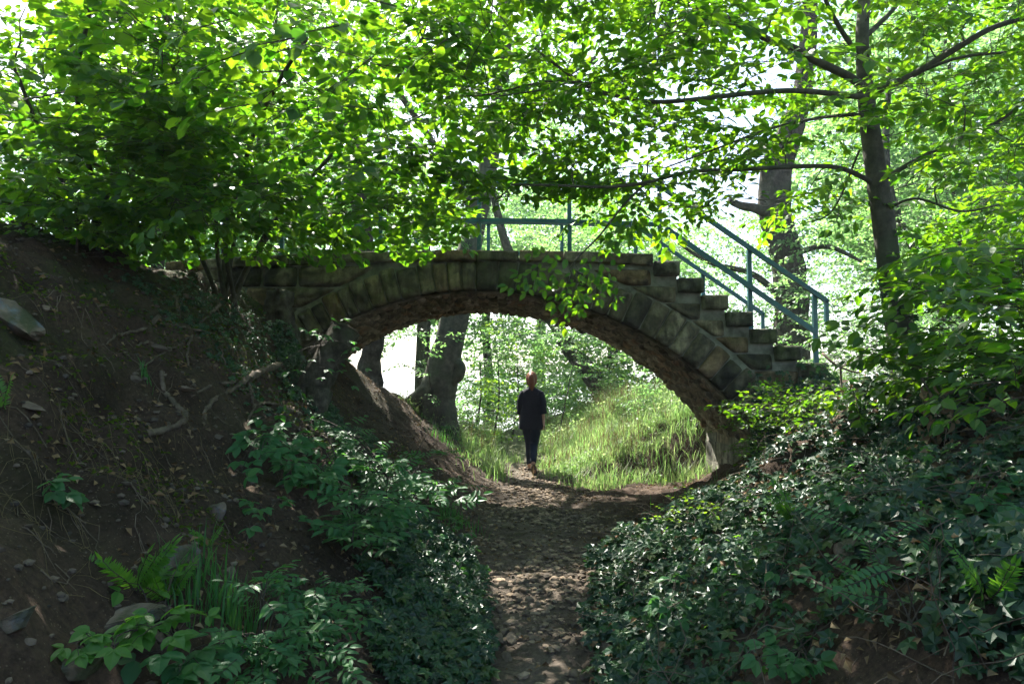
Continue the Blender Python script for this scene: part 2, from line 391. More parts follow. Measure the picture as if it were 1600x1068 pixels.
def soil_col(nt):
    a = ramp(nt, noise(nt, 1.3, 6, .6), [(.3, (.028,.018,.012)), (.55, (.062,.041,.028)), (.75, (.105,.074,.052))])
    b = ramp(nt, noise(nt, 38, 5, .7), [(.35, (.5,.5,.5)), (.62, (1.35,1.3,1.25))])
    g0 = nt.nodes.new('ShaderNodeNewGeometry'); s0 = nt.nodes.new('ShaderNodeSeparateXYZ'); nt.links.new(g0.outputs['Position'], s0.inputs[0])
    ax = N_(nt, 'Math', operation='ADD'); nt.links.new(s0.outputs[0], ax.inputs[0]); ax.inputs[1].default_value = -.28; ab = N_(nt, 'Math', operation='ABSOLUTE'); nt.links.new(ax.outputs[0], ab.inputs[0])
    wd_ = N_(nt, 'MapRange'); nt.links.new(ab.outputs[0], wd_.inputs[0]); wd_.inputs[1].default_value = 1.1; wd_.inputs[2].default_value = .3
    a = mixc(nt, wd_.outputs[0], a, ramp(nt, noise(nt, 2.1, 6, .65), [(.3, (.052,.041,.032)), (.55, (.105,.085,.068)), (.75, (.16,.135,.11))]))
    c = mixc(nt, .8, a, b, 'MULTIPLY')
    v = N_(nt, 'TexVoronoi', Scale=55); g = nt.nodes.new('ShaderNodeNewGeometry'); nt.links.new(g.outputs['Position'], v.inputs['Vector'])
    sp = ramp(nt, v.outputs['Distance'], [(.12, (1,1,1)), (.2, (0,0,0))])
    c = mixc(nt, mixc(nt, .65, (0,0,0), sp), c, ramp(nt, noise(nt, 25, 0), [(.4, (.10,.08,.055)), (.6, (.2,.15,.10))]))
    # moss and short green growth: on the left bank and on everything beyond the bridge
    sx = nt.nodes.new('ShaderNodeSeparateXYZ'); nt.links.new(g.outputs['Position'], sx.inputs[0])
    far = N_(nt, 'MapRange'); nt.links.new(sx.outputs[1], far.inputs[0]); far.inputs[1].default_value = 10.9; far.inputs[2].default_value = 14.5
    n2 = ramp(nt, noise(nt, 1.1, 4), [(.40, (0,0,0)), (.56, (1,1,1))])
    mm = mixc(nt, far.outputs[0], n2, (1, 1, 1)); lf = N_(nt, 'MapRange'); nt.links.new(sx.outputs[0], lf.inputs[0]); lf.inputs[1].default_value = -1.4; lf.inputs[2].default_value = -3.2
    mx = N_(nt, 'Math', operation='MAXIMUM'); nt.links.new(far.outputs[0], mx.inputs[0]); nt.links.new(lf.outputs[0], mx.inputs[1])
    fm = N_(nt, 'Math', operation='MULTIPLY'); nt.links.new(mm, fm.inputs[0]); nt.links.new(mx.outputs[0], fm.inputs[1])
    f2 = N_(nt, 'Math', operation='MULTIPLY'); nt.links.new(fm.outputs[0], f2.inputs[0]); f2.inputs[1].default_value = .75
    return mixc(nt, f2.outputs[0], c, ramp(nt, noise(nt, 20, 4), [(.35, (.02,.035,.01)), (.65, (.06,.085,.02))]))
M_soil = solid_mat('forest_soil', soil_col, .95, .2, lambda nt: bump(nt, noise(nt, 30, 8, .75), .9, .03))

def stone_col(base, dark, light, moss=.45):
    def f(nt):
        g = nt.nodes.new('ShaderNodeNewGeometry')
        oi = nt.nodes.new('ShaderNodeObjectInfo'); ad = N_(nt, 'Math', operation='ADD'); nt.links.new(g.outputs['Random Per Island'], ad.inputs[0]); nt.links.new(oi.outputs['Random'], ad.inputs[1]); fr_ = N_(nt, 'Math', operation='FRACT'); nt.links.new(ad.outputs[0], fr_.inputs[0])
        a = ramp(nt, fr_.outputs[0], [(0, dark), (.45, base), (.8, light), (1, (base[0]*1.15, base[1]*.85, base[2]*.72))])
        n = ramp(nt, noise(nt, 5, 8, .65), [(.32, (.35,.33,.3)), (.5, (.85,.85,.82)), (.68, (1.45,1.42,1.35))])
        c = mixc(nt, .85, a, n, 'MULTIPLY')
        n3 = ramp(nt, noise(nt, 45, 4, .7), [(.3, (.7,.7,.7)), (.7, (1.25,1.25,1.25))]); c = mixc(nt, .7, c, n3, 'MULTIPLY')
        k = ramp(nt, noise(nt, 2.2, 6, .6), [(.46, (0,0,0)), (.66, (moss,)*3)])
        c = mixc(nt, k, c, ramp(nt, noise(nt, 14, 3), [(.3, (.04,.055,.02)), (.7, (.09,.115,.035))]))
        mp = nt.nodes.new('ShaderNodeMapping'); mp.inputs['Scale'].default_value = (11, 11, 1.6); nt.links.new(g.outputs['Position'], mp.inputs[0])
        st = ramp(nt, noise(nt, 1, 5, .65, vec=mp.outputs[0]), [(.4, (.45,.45,.42)), (.56, (1.1,1.1,1.05))]); c = mixc(nt, .75, c, st, 'MULTIPLY')
        # black weathering crust in patches
        k2 = ramp(nt, noise(nt, 3.1, 5, .6, dist=.6), [(.50, (0,0,0)), (.66, (.85,)*3)])
        return mixc(nt, k2, c, (.022,.021,.018))
    return f
SB = lambda nt: bump(nt, noise(nt, 20, 9, .75), 1.0, .04)
M_face = solid_mat('weathered_sandstone', stone_col((.20,.17,.12), (.085,.076,.060), (.31,.265,.19), .65), .92, .2, SB)
M_cop = solid_mat('coping_stone', stone_col((.21,.18,.13), (.13,.11,.08), (.27,.23,.16), .6), .92, .2, SB)
M_step = solid_mat('step_stone', stone_col((.18,.17,.12), (.11,.105,.08), (.24,.22,.15), .8), .92, .2, SB)
M_soffit = solid_mat('soffit_rubble', stone_col((.34,.29,.23), (.17,.145,.115), (.48,.42,.34), .1), .9, .2, SB)
M_mortar = solid_mat('old_mortar', lambda nt: ramp(nt, noise(nt, 6, 5), [(.3, (.10,.10,.075)), (.5, (.24,.235,.19)), (.7, (.38,.37,.31))]), .95, .1, SB)
M_lime = solid_mat('lime_mortar', stone_col((.36,.33,.27), (.36,.33,.27), (.4,.36,.3), .1), .95, .1, SB)
M_pier = solid_mat('pier_stone', stone_col((.34,.33,.29), (.25,.24,.21), (.42,.4,.35), .3), .9, .2, SB)
def rock_col(nt):
    a = ramp(nt, noise(nt, 6, 6, .65), [(.3, (.045,.038,.032)), (.5, (.10,.083,.067)), (.7, (.19,.155,.125))])
    g = nt.nodes.new('ShaderNodeNewGeometry'); b = ramp(nt, g.outputs['Random Per Island'], [(0, (.6,.6,.62)), (1, (1.35,1.28,1.15))])
    oi = nt.nodes.new('ShaderNodeObjectInfo'); b2 = ramp(nt, oi.outputs['Random'], [(0, (.7,.72,.75)), (1, (1.2,1.12,1.05))])
    return mixc(nt, 1, mixc(nt, 1, a, b, 'MULTIPLY'), b2, 'MULTIPLY')
M_rock = solid_mat('loose_rock', rock_col, .85, .3, lambda nt: bump(nt, noise(nt, 40, 6, .7), .7, .012))
M_grit = solid_mat('path_grit', lambda nt: mixc(nt, 1, rock_col(nt), (2.1, 2.0, 1.85), 'MULTIPLY'), .9, .2)
def slate_col(nt):
    a = rock_col(nt); k = ramp(nt, noise(nt, 9, 6, .7), [(.52, (0,0,0)), (.66, (.7,)*3)])
    a = mixc(nt, k, a, (.11,.15,.19)); k = ramp(nt, noise(nt, 7, 5), [(.45, (0,0,0)), (.57, (.85,)*3)])
    return mixc(nt, k, a, (.03,.042,.012))
M_slate = solid_mat('mossy_slate', slate_col, .8, .3, lambda nt: bump(nt, noise(nt, 30, 6, .7), .8, .015))
def bark_col(a, b, c, moss=.3):
    def f(nt):
        x = ramp(nt, noise(nt, 9, 8, .7), [(.3, a), (.5, b), (.7, c)])
        k = ramp(nt, noise(nt, 2.0, 4), [(.5, (0,0,0)), (.66, (moss,)*3)])
        return mixc(nt, k, x, (.06,.085,.04))
    return f
def bark_bump(sx, st=.8):
    def f(nt):
        g = nt.nodes.new('ShaderNodeNewGeometry'); mp = nt.nodes.new('ShaderNodeMapping'); mp.inputs['Scale'].default_value = sx
        nt.links.new(g.outputs['Position'], mp.inputs[0]); return bump(nt, noise(nt, 1, 7, .7, vec=mp.outputs[0]), st, .02)
    return f
M_bark = solid_mat('grey_green_bark', bark_col((.026,.025,.018), (.062,.058,.042), (.12,.11,.08), .6), .85, .25, bark_bump((22,22,14), .35))
M_oak = solid_mat('rough_bark', bark_col((.02,.017,.013), (.06,.052,.040), (.13,.115,.09), .45), .95, .15, bark_bump((45,45,9), 1.0))
M_twig = solid_mat('twig_bark', bark_col((.02,.016,.012), (.05,.04,.03), (.09,.07,.05), .1), .8, .2, bark_bump((40,40,40), .3))
M_rootb = solid_mat('root_bark', bark_col((.045,.034,.024), (.11,.085,.06), (.2,.155,.115), .1), .85, .2, bark_bump((30,30,30), .6))
M_cutwood = solid_mat('sawn_wood', lambda nt: ramp(nt, noise(nt, 30, 5), [(.3, (.05,.035,.025)), (.7, (.13,.09,.06))]), .9, .2, bark_bump((60,20,20), .5))
def paint_col(nt):
    a = ramp(nt, noise(nt, 7, 5), [(.35, (.008,.07,.08)), (.65, (.02,.12,.135))])
    k = ramp(nt, noise(nt, 24, 6, .75), [(.6, (0,0,0)), (.66, (1,1,1))]); a = mixc(nt, k, a, (.12,.16,.13))
    k = ramp(nt, noise(nt, 12, 7, .8), [(.655, (0,0,0)), (.69, (1,1,1))]); return mixc(nt, k, a, (.10,.035,.015))
M_paint = solid_mat('chipped_teal_paint', paint_col, .42, .5, lambda nt: bump(nt, noise(nt, 24, 6, .75), .4, .002))

# ------------------------------------------------------------------ ground and water
def lines(lo, hi, step, outer):
    a = list(np.arange(lo, hi+1e-6, step)); s = step; x = hi; 
    while x < outer: s *= 1.35; x += s; a.append(x)
    s = step; x = lo; b = []
    while x > -outer: s *= 1.35; x -= s; b.append(x)
    return np.array(b[::-1]+a)
gx = lines(-6.5, 6.5, .04, 3000)
gy = lines(1.2, 14.5, .04, 3000); gy = gy[gy > -60]
X, Y = np.meshgrid(gx, gy); Z = H(X.ravel(), Y.ravel())
far = np.maximum(np.abs(X.ravel())-14, Y.ravel()-90); 
V = np.stack([X.ravel(), Y.ravel(), np.where((np.abs(X.ravel())>40)&(Y.ravel()>20), -4.4, Z)], -1)
nx, ny = len(gx), len(gy); I, J = np.meshgrid(np.arange(nx-1), np.arange(ny-1)); A = (J*nx+I).ravel()
ground = mesh_obj('ground', V, np.concatenate([np.stack([A, A+1, A+nx+1], -1), np.stack([A, A+nx+1, A+nx], -1)]), M_soil, smooth=True)
tag(ground, 'bare brown soil of the hollow way and its banks under the bridge', kind='structure')
m, nt, out = mat('lake_water'); p = N_(nt, 'BsdfPrincipled', Roughness=.12); p.inputs['Base Color'].default_value = (.10,.13,.13,1)
nt.links.new(bump(nt, noise(nt, 1.2, 4), .15, .05), p.inputs['Normal']); nt.links.new(p.outputs[0], out.inputs[0])
water = mesh_obj('water', [(-2900, 22, -3.0), (2900, 22, -3.0), (2900, 2900, -3.0), (-2900, 2900, -3.0)], [(0, 1, 2), (0, 2, 3)], m)
tag(water, 'bright open water far behind the trees', kind='structure')

# ------------------------------------------------------------------ the bridge
YF, YR = 8.0, 10.4
XC = -.43; ZC = 1.5+1.10; RL, RR = 3.45, 4.08; RING = .37
def arc(x_side_angle, r_add=0, soff=0):
    """point of the intrados (angle from vertical, + to the right), r_add outwards"""
    a = x_side_angle; r = RR if a >= 0 else RL
    return np.array((XC+(r+r_add)*math.sin(a), ZC-r+(r+r_add)*math.cos(a)))
A_L, A_R = -1.12, 1.03
def deck_z(x): return 3.075-.011*(x+.5)**2
bridge = root('footbridge', (XC, 9.2, 0), 'old arched sandstone footbridge with teal railings and steps down its right side', 'footbridge')
def block(mb, quad, y0, y1, bulge=.03, g=.008, n=7, seed=0, rnd=.14, axis='y', rough=.012):
    """stone with a rock-faced front: quad = 4 corners (x,z) bl, br, tr, tl seen from the front; y0 front plane, y1 back"""
    q = np.array(quad, float); c = q.mean(0); w = np.linalg.norm(q-c, axis=1).mean(); q = c+(q-c)*(1-g/max(w, .02))
    u, v = np.meshgrid(np.linspace(-1, 1, n), np.linspace(-1, 1, n)); 
    un = u*np.sqrt(1-rnd*v**6); vn = v*np.sqrt(1-rnd*u**6)
    s = (un+1)/2; t = (vn+1)/2
    p = (1-s)[..., None]*(1-t)[..., None]*q[0]+s[..., None]*(1-t)[..., None]*q[1]+s[..., None]*t[..., None]*q[2]+(1-s)[..., None]*t[..., None]*q[3]
    e = (1-np.abs(u)**5)*(1-np.abs(v)**5)
    r3 = np.stack([p[..., 0], p[..., 1], np.full_like(s, seed*3.1)], -1)
    d = bulge*(.55*e**.5)+bulge*.9*e*(fbm(r3*7, 3)*.6+.2)+rough*fbm(r3*22+5, 2)*(e > 0)
    F_ = np.stack([p[..., 0], y0-d, p[..., 1]], -1).reshape(-1, 3)
    bi = list(range(n))+[n*k+n-1 for k in range(1, n)]+[n*(n-1)+k for k in range(n-2, -1, -1)]+[n*k for k in range(n-2, 0, -1)]
    B = F_[bi].copy(); B[:, 1] = y1
    V = np.vstack([F_, B, B.mean(0)]); T = []
    for a in range(n-1):
        for b in range(n-1):
            i = a*n+b; T += [(i, i+1, i+n+1), (i, i+n+1, i+n)]
    m = len(bi); o = n*n
    for k in range(m):
        k2 = (k+1) % m; T += [(bi[k2], bi[k], o+k), (bi[k2], o+k, o+k2), (o+k2, o+k, o+m)]
    mb.add(V, T)
rb = rs(11)
# voussoirs, front and rear rings
a = A_L; vi = 0
angs = []
while a < A_R:
    r = RR if a >= 0 else RL; w = rb.uniform(.15, .235) if a > -.3 else rb.uniform(.14, .20)
    b = min(a+w/r, A_R); angs.append((a, b, rb.uniform(-.035, .05))); a = b
for (a, b, dr) in angs:
    vi += 1
    mb = MB(); ring = RING*(1+.12*max(0, a))+dr
    if a < 0 < b: b0 = 0
    q = [arc(b, 0), arc(a, 0), arc(a, ring), arc(b, ring)]
    block(mb, [q[1], q[0], q[3], q[2]], YF-.006, YF+.16, .048, .013, 10, vi, .12, rough=.018)
    mb.build('voussoir', M_face, bridge, True)
mb = MB()
for k, (a, b, dr) in enumerate(angs):           # far ring, one mesh: it shows only from beyond
    q = [arc(b, 0), arc(a, 0), arc(a, RING+dr), arc(b, RING+dr)]
    t = MB(); block(t, [q[1], q[0], q[3], q[2]], YR, YR-.16, -.03, .007, 5, k+90, .06); mb.add(t.V[0], t.T[0][:, ::-1])
mb.build('far_voussoir_ring', M_face, bridge, True)
# masonry body behind the facing: profile between deck/steps and arch, closed prism
STEP0, NST, TREAD, RISE = 1.665, 7, .281, .199
STEPZ = 2.945
def top_profile(x):
    if x < STEP0: return deck_z(x)-.10
    k = int((x-STEP0)/TREAD); return STEPZ-.10-RISE*min(k, NST)
aa = np.linspace(A_L, A_R, 90); low = np.array([arc(t) for t in aa])
mb = MB(); XL, XR = -3.85, STEP0+NST*TREAD+.02
cols = [( XL, 1.6), (low[0][0]-.02, low[0][1]-.8)]
prof = [(XL, .8, top_profile(XL))]
for (x, z) in low: prof.append((x, z+.03, min(top_profile(x+1e-4), 9)))
prof += [(low[-1][0]+1e-3, .3, top_profile(low[-1][0]))]
ex = []
for k in range(NST+1):
    xs = STEP0+k*TREAD
    ex.append((xs-1e-3, None)); ex.append((xs+1e-3, None))
xsall = sorted(set([round(p[0], 4) for p in prof]+[round(e[0], 4) for e in ex]+[XR]))
def under(x):
    if x < low[0][0] or x > low[-1][0]: return .3
    return float(np.interp(x, low[:, 0], low[:, 1]))+.03
V = []; 
for x in xsall:
    zt = top_profile(x); zb = min(under(x), zt-.02)
    for y in (YF+.010, YR-.010): V += [(x, y, zb), (x, y, zt)]
T = []
for k in range(len(xsall)-1):
    i, j = 4*k, 4*k+4
    for q in ((i, j, j+1, i+1), (i+2, i+3, j+3, j+2), (i+1, j+1, j+3, i+3), (i, i+2, j+2, j)): T += [(q[0], q[1], q[2]), (q[0], q[2], q[3])]
j = 4*(len(xsall)-1); T += [(j, j+2, j+3), (j, j+3, j+1), (0, 1, 3), (0, 3, 2)]
mesh_obj('masonry_core', V, T, M_mortar, bridge)
# spandrel stones
def extr(z, right=True):
    r = (RR if right else RL); R2 = r+RING*(1.10 if right else 1.0)+.02; c = ZC-r
    d = R2*R2-(z-c)**2
    return XC+(math.sqrt(max(d, 0)) if right else -math.sqrt(max(d, 0)))
mb = MB(); sid = 0
z1 = STEPZ-.09
while z1 > 1.25:                                # right of the crown, course by course under coping and steps
    hgt = RISE*rb.uniform(.92, 1.0); z0 = z1-RISE
    k = max(0, int(round((STEPZ-.09-z1)/RISE)))
    xr = STEP0+TREAD*k+(.0 if k else 0); xr = STEP0-.01 if k == 0 else STEP0+TREAD*(k)-.005
    xa1, xa0 = extr(z1), extr(z0)
    if z1 > ZC+RING*1.1: xa1 = XC
    x = None; 
    xs = [None]
    cur = max(xa0, XC); first = True; 
    while cur < xr-.05:
        w = rb.uniform(.2, .46); nx_ = cur+w
        if xr-nx_ < .14: nx_ = xr
        l1 = max(xa1, XC) if first else cur
        if first and xa1 < xa0-.5: l1 = xa0-.45
        block(mb, [(cur, z0), (nx_, z0), (nx_+rb.uniform(-.02, .02), z1), (l1 if not first else min(l1, cur+.02), z1)], YF, YF+.14, .045, .012, 9, 300+sid, .13, rough=.016); sid += 1
        cur = nx_; first = False
    z1 = z0
mb.build('spandrel_wall', M_face, bridge, True, 'irregular courses of weathered sandstone under the steps'); mb = MB()
z1 = STEPZ-.05
for row in range(9):                            # left of the crown
    hgt = rb.uniform(.17, .26); z0 = z1-hgt
    xa0 = extr(z0, False); cur = min(xa0, XC); first = True; xa1 = extr(z1, False) if z1 < ZC+RING else XC
    while cur > XL+.05:
        nx_ = cur-rb.uniform(.25, .6)
        if nx_-XL < .16: nx_ = XL
        l1 = min(xa0+.45, max(xa1, xa0)) if first else cur
        block(mb, [(nx_, z0), (cur, z0), (l1, z1), (nx_+rb.uniform(-.02, .02), z1)], YF, YF+.14, .045, .011, 9, 400+sid, .13, rough=.016); sid += 1
        cur = nx_; first = False
    z1 = z0
mb.build('spandrel_wall', M_face, bridge, True, 'dark weathered courses of sandstone at the left end of the bridge')
# top band between crown and coping
# coping slabs on both edges
for (ya, yb, nm) in ((YF-.05, YF+.34, 0), (YR-.34, YR+.05, 1)):
    x = STEP0; k = 0
    while x > XL+.1:
        w = rb.uniform(.42, .66) if k else .62; x0 = x-w
        t = MB(); zl, zr = deck_z(x0), deck_z(x)
        block(t, [(x0, zl-.125), (x, zr-.125), (x, zr+rb.uniform(-.006, .006)), (x0, zl+rb.uniform(-.006, .006))], ya, yb, .012, .006, 9, 500+k+nm*40, .03, rough=.008)
        t.build('coping_stone', M_cop, bridge, True); x = x0; k += 1
# walking surface
V = []; T = []; xs = np.linspace(XL, STEP0, 30)
for i, x in enumerate(xs):
    V += [(x, YF+.3, deck_z(x)-.03), (x, YR-.3, deck_z(x)-.03)]
    if i: T += [(2*i-2, 2*i, 2*i+1), (2*i-2, 2*i+1, 2*i-1)]
mesh_obj('deck', V, T, M_soil, bridge)
# steps: each a long block through the whole width, rock-faced end to the front
for k in range(NST):
    x0 = STEP0+.002+k*TREAD; z1 = STEPZ-RISE*k; t = MB()
    block(t, [(x0, z1-.175), (x0+.305, z1-.175), (x0+.305, z1), (x0, z1)], YF-.07, YR+.03, .05, .006, 11, 600+k, .05, rough=.012)
    t.build('step', M_step, bridge, True)
# vault soffit: rubble courses, real relief
na, ny_ = 90, 8
aa = np.linspace(A_L, A_R, na); yy = np.linspace(YF+.03, YR-.0, ny_); Ag, Yg = np.meshgrid(aa, yy)
def cyl(A_, Y_, h_):
    rr = np.where(A_ >= 0, RR, RL); return np.stack([XC+(rr-h_)*np.sin(A_), Y_, ZC-rr+(rr-h_)*np.cos(A_)], -1).reshape(-1, 3)
I, J = np.meshgrid(np.arange(na-1), np.arange(ny_-1)); A = (J*na+I).ravel()
vault = mesh_obj('vault', cyl(Ag, Yg, 0*Ag+.004), np.concatenate([np.stack([A, A+na+1, A+1], -1), np.stack([A, A+na, A+na+1], -1)]), M_lime, bridge, True, 'rough rubble underside of the arch')
mb = MB(); a0 = A_L; m_ = 7; uu, vv = np.meshgrid(np.linspace(-1, 1, m_), np.linspace(-1, 1, m_)); cid = 0
gi, gj = np.meshgrid(np.arange(m_-1), np.arange(m_-1)); ga = (gj*m_+gi).ravel(); GT = np.concatenate([np.stack([ga, ga+m_+1, ga+1], -1), np.stack([ga, ga+m_, ga+m_+1], -1)])
while a0 < A_R-.01:
    a1 = min(a0+rb.uniform(.075, .15)/3.8, A_R); y0_ = YF+.03-rb.uniform(0, .15)
    while y0_ < YR:
        y1_ = y0_+rb.uniform(.16, .48); cid += 1; ya_, yb_ = max(y0_, YF+.16), min(y1_, YR-.01)
        if yb_-ya_ > .05:
            un = uu*np.sqrt(1-.16*vv**6); vn = vv*np.sqrt(1-.16*uu**6); g_ = .007
            A_ = (a0+a1)/2+un*((a1-a0)/2-g_/3.8)+.006*vn*rb.randn(); Y_ = (ya_+yb_)/2+vn*((yb_-ya_)/2-g_)+.02*un*rb.randn()
            e_ = (1-np.abs(uu)**6)*(1-np.abs(vv)**6); q_ = np.stack([A_*3.8, Y_, 0*Y_+cid], -1)
            h_ = e_**.5*(.018+rb.uniform(0, .022)+un*.007*rb.randn()+vn*.008*rb.randn())+e_*.016*fbm(q_*14, 3)
            mb.add(cyl(A_, Y_, h_), GT)
        y0_ = y1_
    a0 = a1
mb.build('rubble', M_soffit, vault, True)
# dressed pier at the foot of the arch, right side
e = arc(A_R); mb = MB()
for j in range(3):
    for i in range(4):
        box(mb, (e[0]-.16+.012*j, YF+.25+i*.53, .1+j*.29), (e[0]+.5, YF+.25+i*.53+.515, .1+j*.29+.283))
mb.build('pier', M_pier, bridge)
# railings
def railing(y, lab, pxs, xtop):
    mb = MB(); zt = lambda x: 3.955-.011*(x+.5)**2 if x < xtop else 3.955-.05-(x-xtop)*.708
    zm = lambda x: zt(x)-.475
    xs = np.linspace(-3.55, xtop, 12)
    for f in (zt, zm):
        for p_, q_ in zip(xs[:-1], xs[1:]): bar(mb, (p_, y, f(p_)), (q_+.01, y, f(q_)), .05, .045)
    xe = 3.80
    bar(mb, (xtop, y, zt(xtop)), (xe, y, zt(xe)), .052, .045); bar(mb, (xtop+.06, y, zm(xtop+.06)), (3.66, y, zm(3.66)), .06, .03)
    bar(mb, (xe-.02, y, zt(xe)+.01), (xe-.02, y, zt(xe)-.24), .045, .045)
    r_ = mb.build('railing', M_paint, bridge, False, lab)
    for x in pxs:
        k = int((x-STEP0)/TREAD) if x > STEP0 else -1
        zb = deck_z(x)-.02 if k < 0 else STEPZ-RISE*k-.02
        if x > 3.6: zb = Hs(x, y)-.1
        p_ = MB(); bar(p_, (x, y+.045, zb), (x, y+.045, zt(x)-.01), .05, .045); p_.build('post', M_paint, r_)
railing(YF+.17, 'near teal railing with chipped paint above the rock-faced step ends', [-3.5, -2.8, -1.6, -.4, .7, 1.80, 2.88, 3.66], 1.80)
railing(YR-.15, 'far teal railing partly hidden behind the near one', [-3.5, -2.7, -1.45, -.36, .76, 1.88, 2.9, 3.62], 1.88)
# ------------------------------------------------------------------ spray templates
T3 = leaf_tpl(.58, .07, .16, .42, 3); T3w = leaf_tpl(.80, .07, .14, .52, 3); T2 = leaf_tpl(.6, .08, .14, .42, 2); T1 = leaf_tpl(.65, .08, .12, .42, 1); T0 = leaf_tpl(.7, .08, .1, .42, 0)
SP_beech = [gen_spray(100+i, .75, .102, .062, .42, T3, .35, .42, .11) for i in range(7)]
SP_beech_near = [gen_spray(120+i, .6, .092, .055, .42, T3, .35, .45) for i in range(4)]
SP_hazel = [gen_spray(140+i, .75, .106, .066, .42, leaf_tpl(.80, .09, .2, .52, 3), .35, .42, .115) for i in range(7)]
SP_hazel_near = [gen_spray(160+i, .5, .095, .065, .40, T3w, .45, .5, .13) for i in range(4)]
SP_back = [gen_spray(180+i, .9, .10, .075, .42, T1, .3, .5, .13, twig=False) for i in range(5)]
SP_far = [gen_spray(190+i, 1.5, .17, .12, .42, T0, .3, .6, .2, twig=False) for i in range(5)]
SP_small = [gen_spray(200+i, .5, .042, .035, .42, T1, .25, .45, .07) for i in range(5)]

def tree(name, loc, label, cat, sk, sprays, lmat, per, scale=(.7, 1.15), seed=1, bark=None, group=None, twigs=True, flat=.22, extra=None):
    rt = root(name, loc, label, cat, group)
    lm = MB(); leaf_out(sk, sprays, lm, per, scale, flat, seed, twigs)
    if extra: extra(sk, lm)
    sk.mb.build('trunk' if cat == 'tree' else 'stems', bark or M_bark, rt, True)
    lm.build('crown' if cat == 'tree' else 'foliage', lmat, rt)
    return rt

# ------------------------------------------------------------------ the slender tree on the right bank
r = rs(21); D0 = 5.4
sk = Skel(22)
b0 = P(1425, 640, D0)
trunk = [(1432, 690, D0), (1424, 620, D0), (1406, 520, D0), (1392, 440, D0), (1379, 340, D0), (1371, 285, D0), (1362, 220, D0), (1356, 180, D0), (1352, 140, D0), (1347, 60, D0), (1352, -60, D0+.1), (1345, -260, D0+.2), (1350, -520, D0+.2)]
rad = [.17, .125, .098, .086, .082, .079, .072, .068, .062, .05, .045, .035, .02]
sk.limb([P(*p) for p in trunk], rad, 20, 9, bark=.05, seed=3)
for pts, r0, r1 in (
  ([(1352,150,5.4),(1335,125,5.35),(1275,95,5.2),(1240,75,5.0),(1200,62,4.9),(1130,25,4.6),(1060,2,4.4),(980,-20,4.2)], .036, .014),
  ([(1352,152,5.4),(1332,150,5.3),(1250,142,5.2),(1180,145,5.1),(1060,158,4.8),(1000,157,4.7),(930,140,4.6),(880,110,4.5),(835,75,4.4)], .026, .008),
  ([(1000,157,4.7),(935,145,4.6),(900,128,4.5),(850,140,4.4),(780,150,4.3)], .010, .005),
  ([(930,140,4.6),(880,127,4.6),(830,132,4.5),(760,148,4.5),(690,152,4.4)], .009, .004),
  ([(1350,180,5.4),(1320,180,5.4),(1270,186,5.4),(1200,202,5.4),(1120,232,5.3),(1040,262,5.3)], .017, .006),
  ([(1367,290,5.4),(1350,278,5.35),(1310,262,5.2),(1250,260,5.1),(1160,265,5.0),(1080,268,4.9),(1010,285,4.8),(950,292,4.7),(880,290,4.6),(800,288,4.6)], .022, .007),
  ([(1010,285,4.8),(975,320,4.8),(935,370,4.9),(905,400,4.9),(890,420,5.0)], .009, .004),
  ([(1356,155,5.4),(1375,140,5.3),(1430,115,5.2),(1500,72,5.0),(1560,40,4.9),(1640,20,4.8)], .034, .017),
  ([(1430,115,5.2),(1500,90,5.0),(1580,82,4.9),(1640,85,4.8)], .014, .008),
  ([(1370,288,5.4),(1400,268,5.3),(1480,225,5.1),(1560,190,5.0),(1620,140,4.9)], .024, .010),
  ([(1350,100,5.4),(1310,40,5.2),(1280,-20,5.1),(1230,-120,5.0)], .022, .01),
  ([(1350,60,5.4),(1400,10,5.5),(1450,-60,5.6),(1500,-160,5.8)], .022, .01),
  ([(1380,330,5.4),(1430,310,5.2),(1500,330,5.0),(1560,320,4.9)], .012, .006),
  ([(1345,230,5.4),(1300,330,5.9),(1250,350,6.2)], .010, .005)):
    sk.limb([P(*p) for p in pts], np.linspace(r0, r1, len(pts)), 8, 5, bark=.04)
tg = region(r, 1030, 1340, -60, 110, 4.2, 6.6, 34)+region(r, 760, 1100, -80, 60, 3.6, 6.0, 60)+region(r, 720, 1050, 60, 180, 4.0, 6.0, 50)
tg += region(r, 1050, 1340, 110, 200, 4.8, 6.4, 22)+region(r, 1020, 1240, 200, 262, 4.8, 6.2, 22)+region(r, 820, 1060, 180, 285, 4.4, 6.2, 30)
tg += region(r, 1380, 1640, -60, 130, 4.2, 6.6, 50)+region(r, 1390, 1640, 130, 260, 4.4, 6.8, 34)+region(r, 1400, 1640, 260, 360, 4.6, 6.8, 26)
tg += region(r, 1180, 1340, 300, 345, 5.4, 6.4, 7)+region(r, 1000, 1150, 285, 330, 5.0, 6.2, 7)+region(r, 760, 1000, 290, 335, 4.6, 5.6, 9)
tg += ellipsoid(r, P(1350, -420, 6.0), (3.2, 2.4, 1.8), 100)+ellipsoid(r, (1.3, 6.9, 6.3), (2.2, 1.7, .8), 55)  # last ellipsoid: crown added above the view to shade the right bank
sk.grow(tg, .12, .014)
def hang(sk, lm):
    rr = rs(5); O = []; Dd = []; N = []
    for (x, y, d, dx, dz) in ((905,395,4.9,-.3,-.75),(890,420,5.0,.3,-.8),(880,400,5.0,-.6,-.5),(895,425,5.0,.8,-.4),(915,380,4.9,.4,-.6),(885,430,4.95,-.1,-.9),(860,390,4.9,-.5,-.6),
                            (1330,255,5.2,-.4,-.3),(1010,300,4.8,-.3,-.6)):
        O.append(P(x, y, d)); Dd.append((dx, rr.randn()*.15, dz)); N.append((rr.randn()*.2, -.9, .5))
    place_sprays(lm, sk.mb, SP_beech_near, O, Dd, N, np.full(len(O), .72), 5)
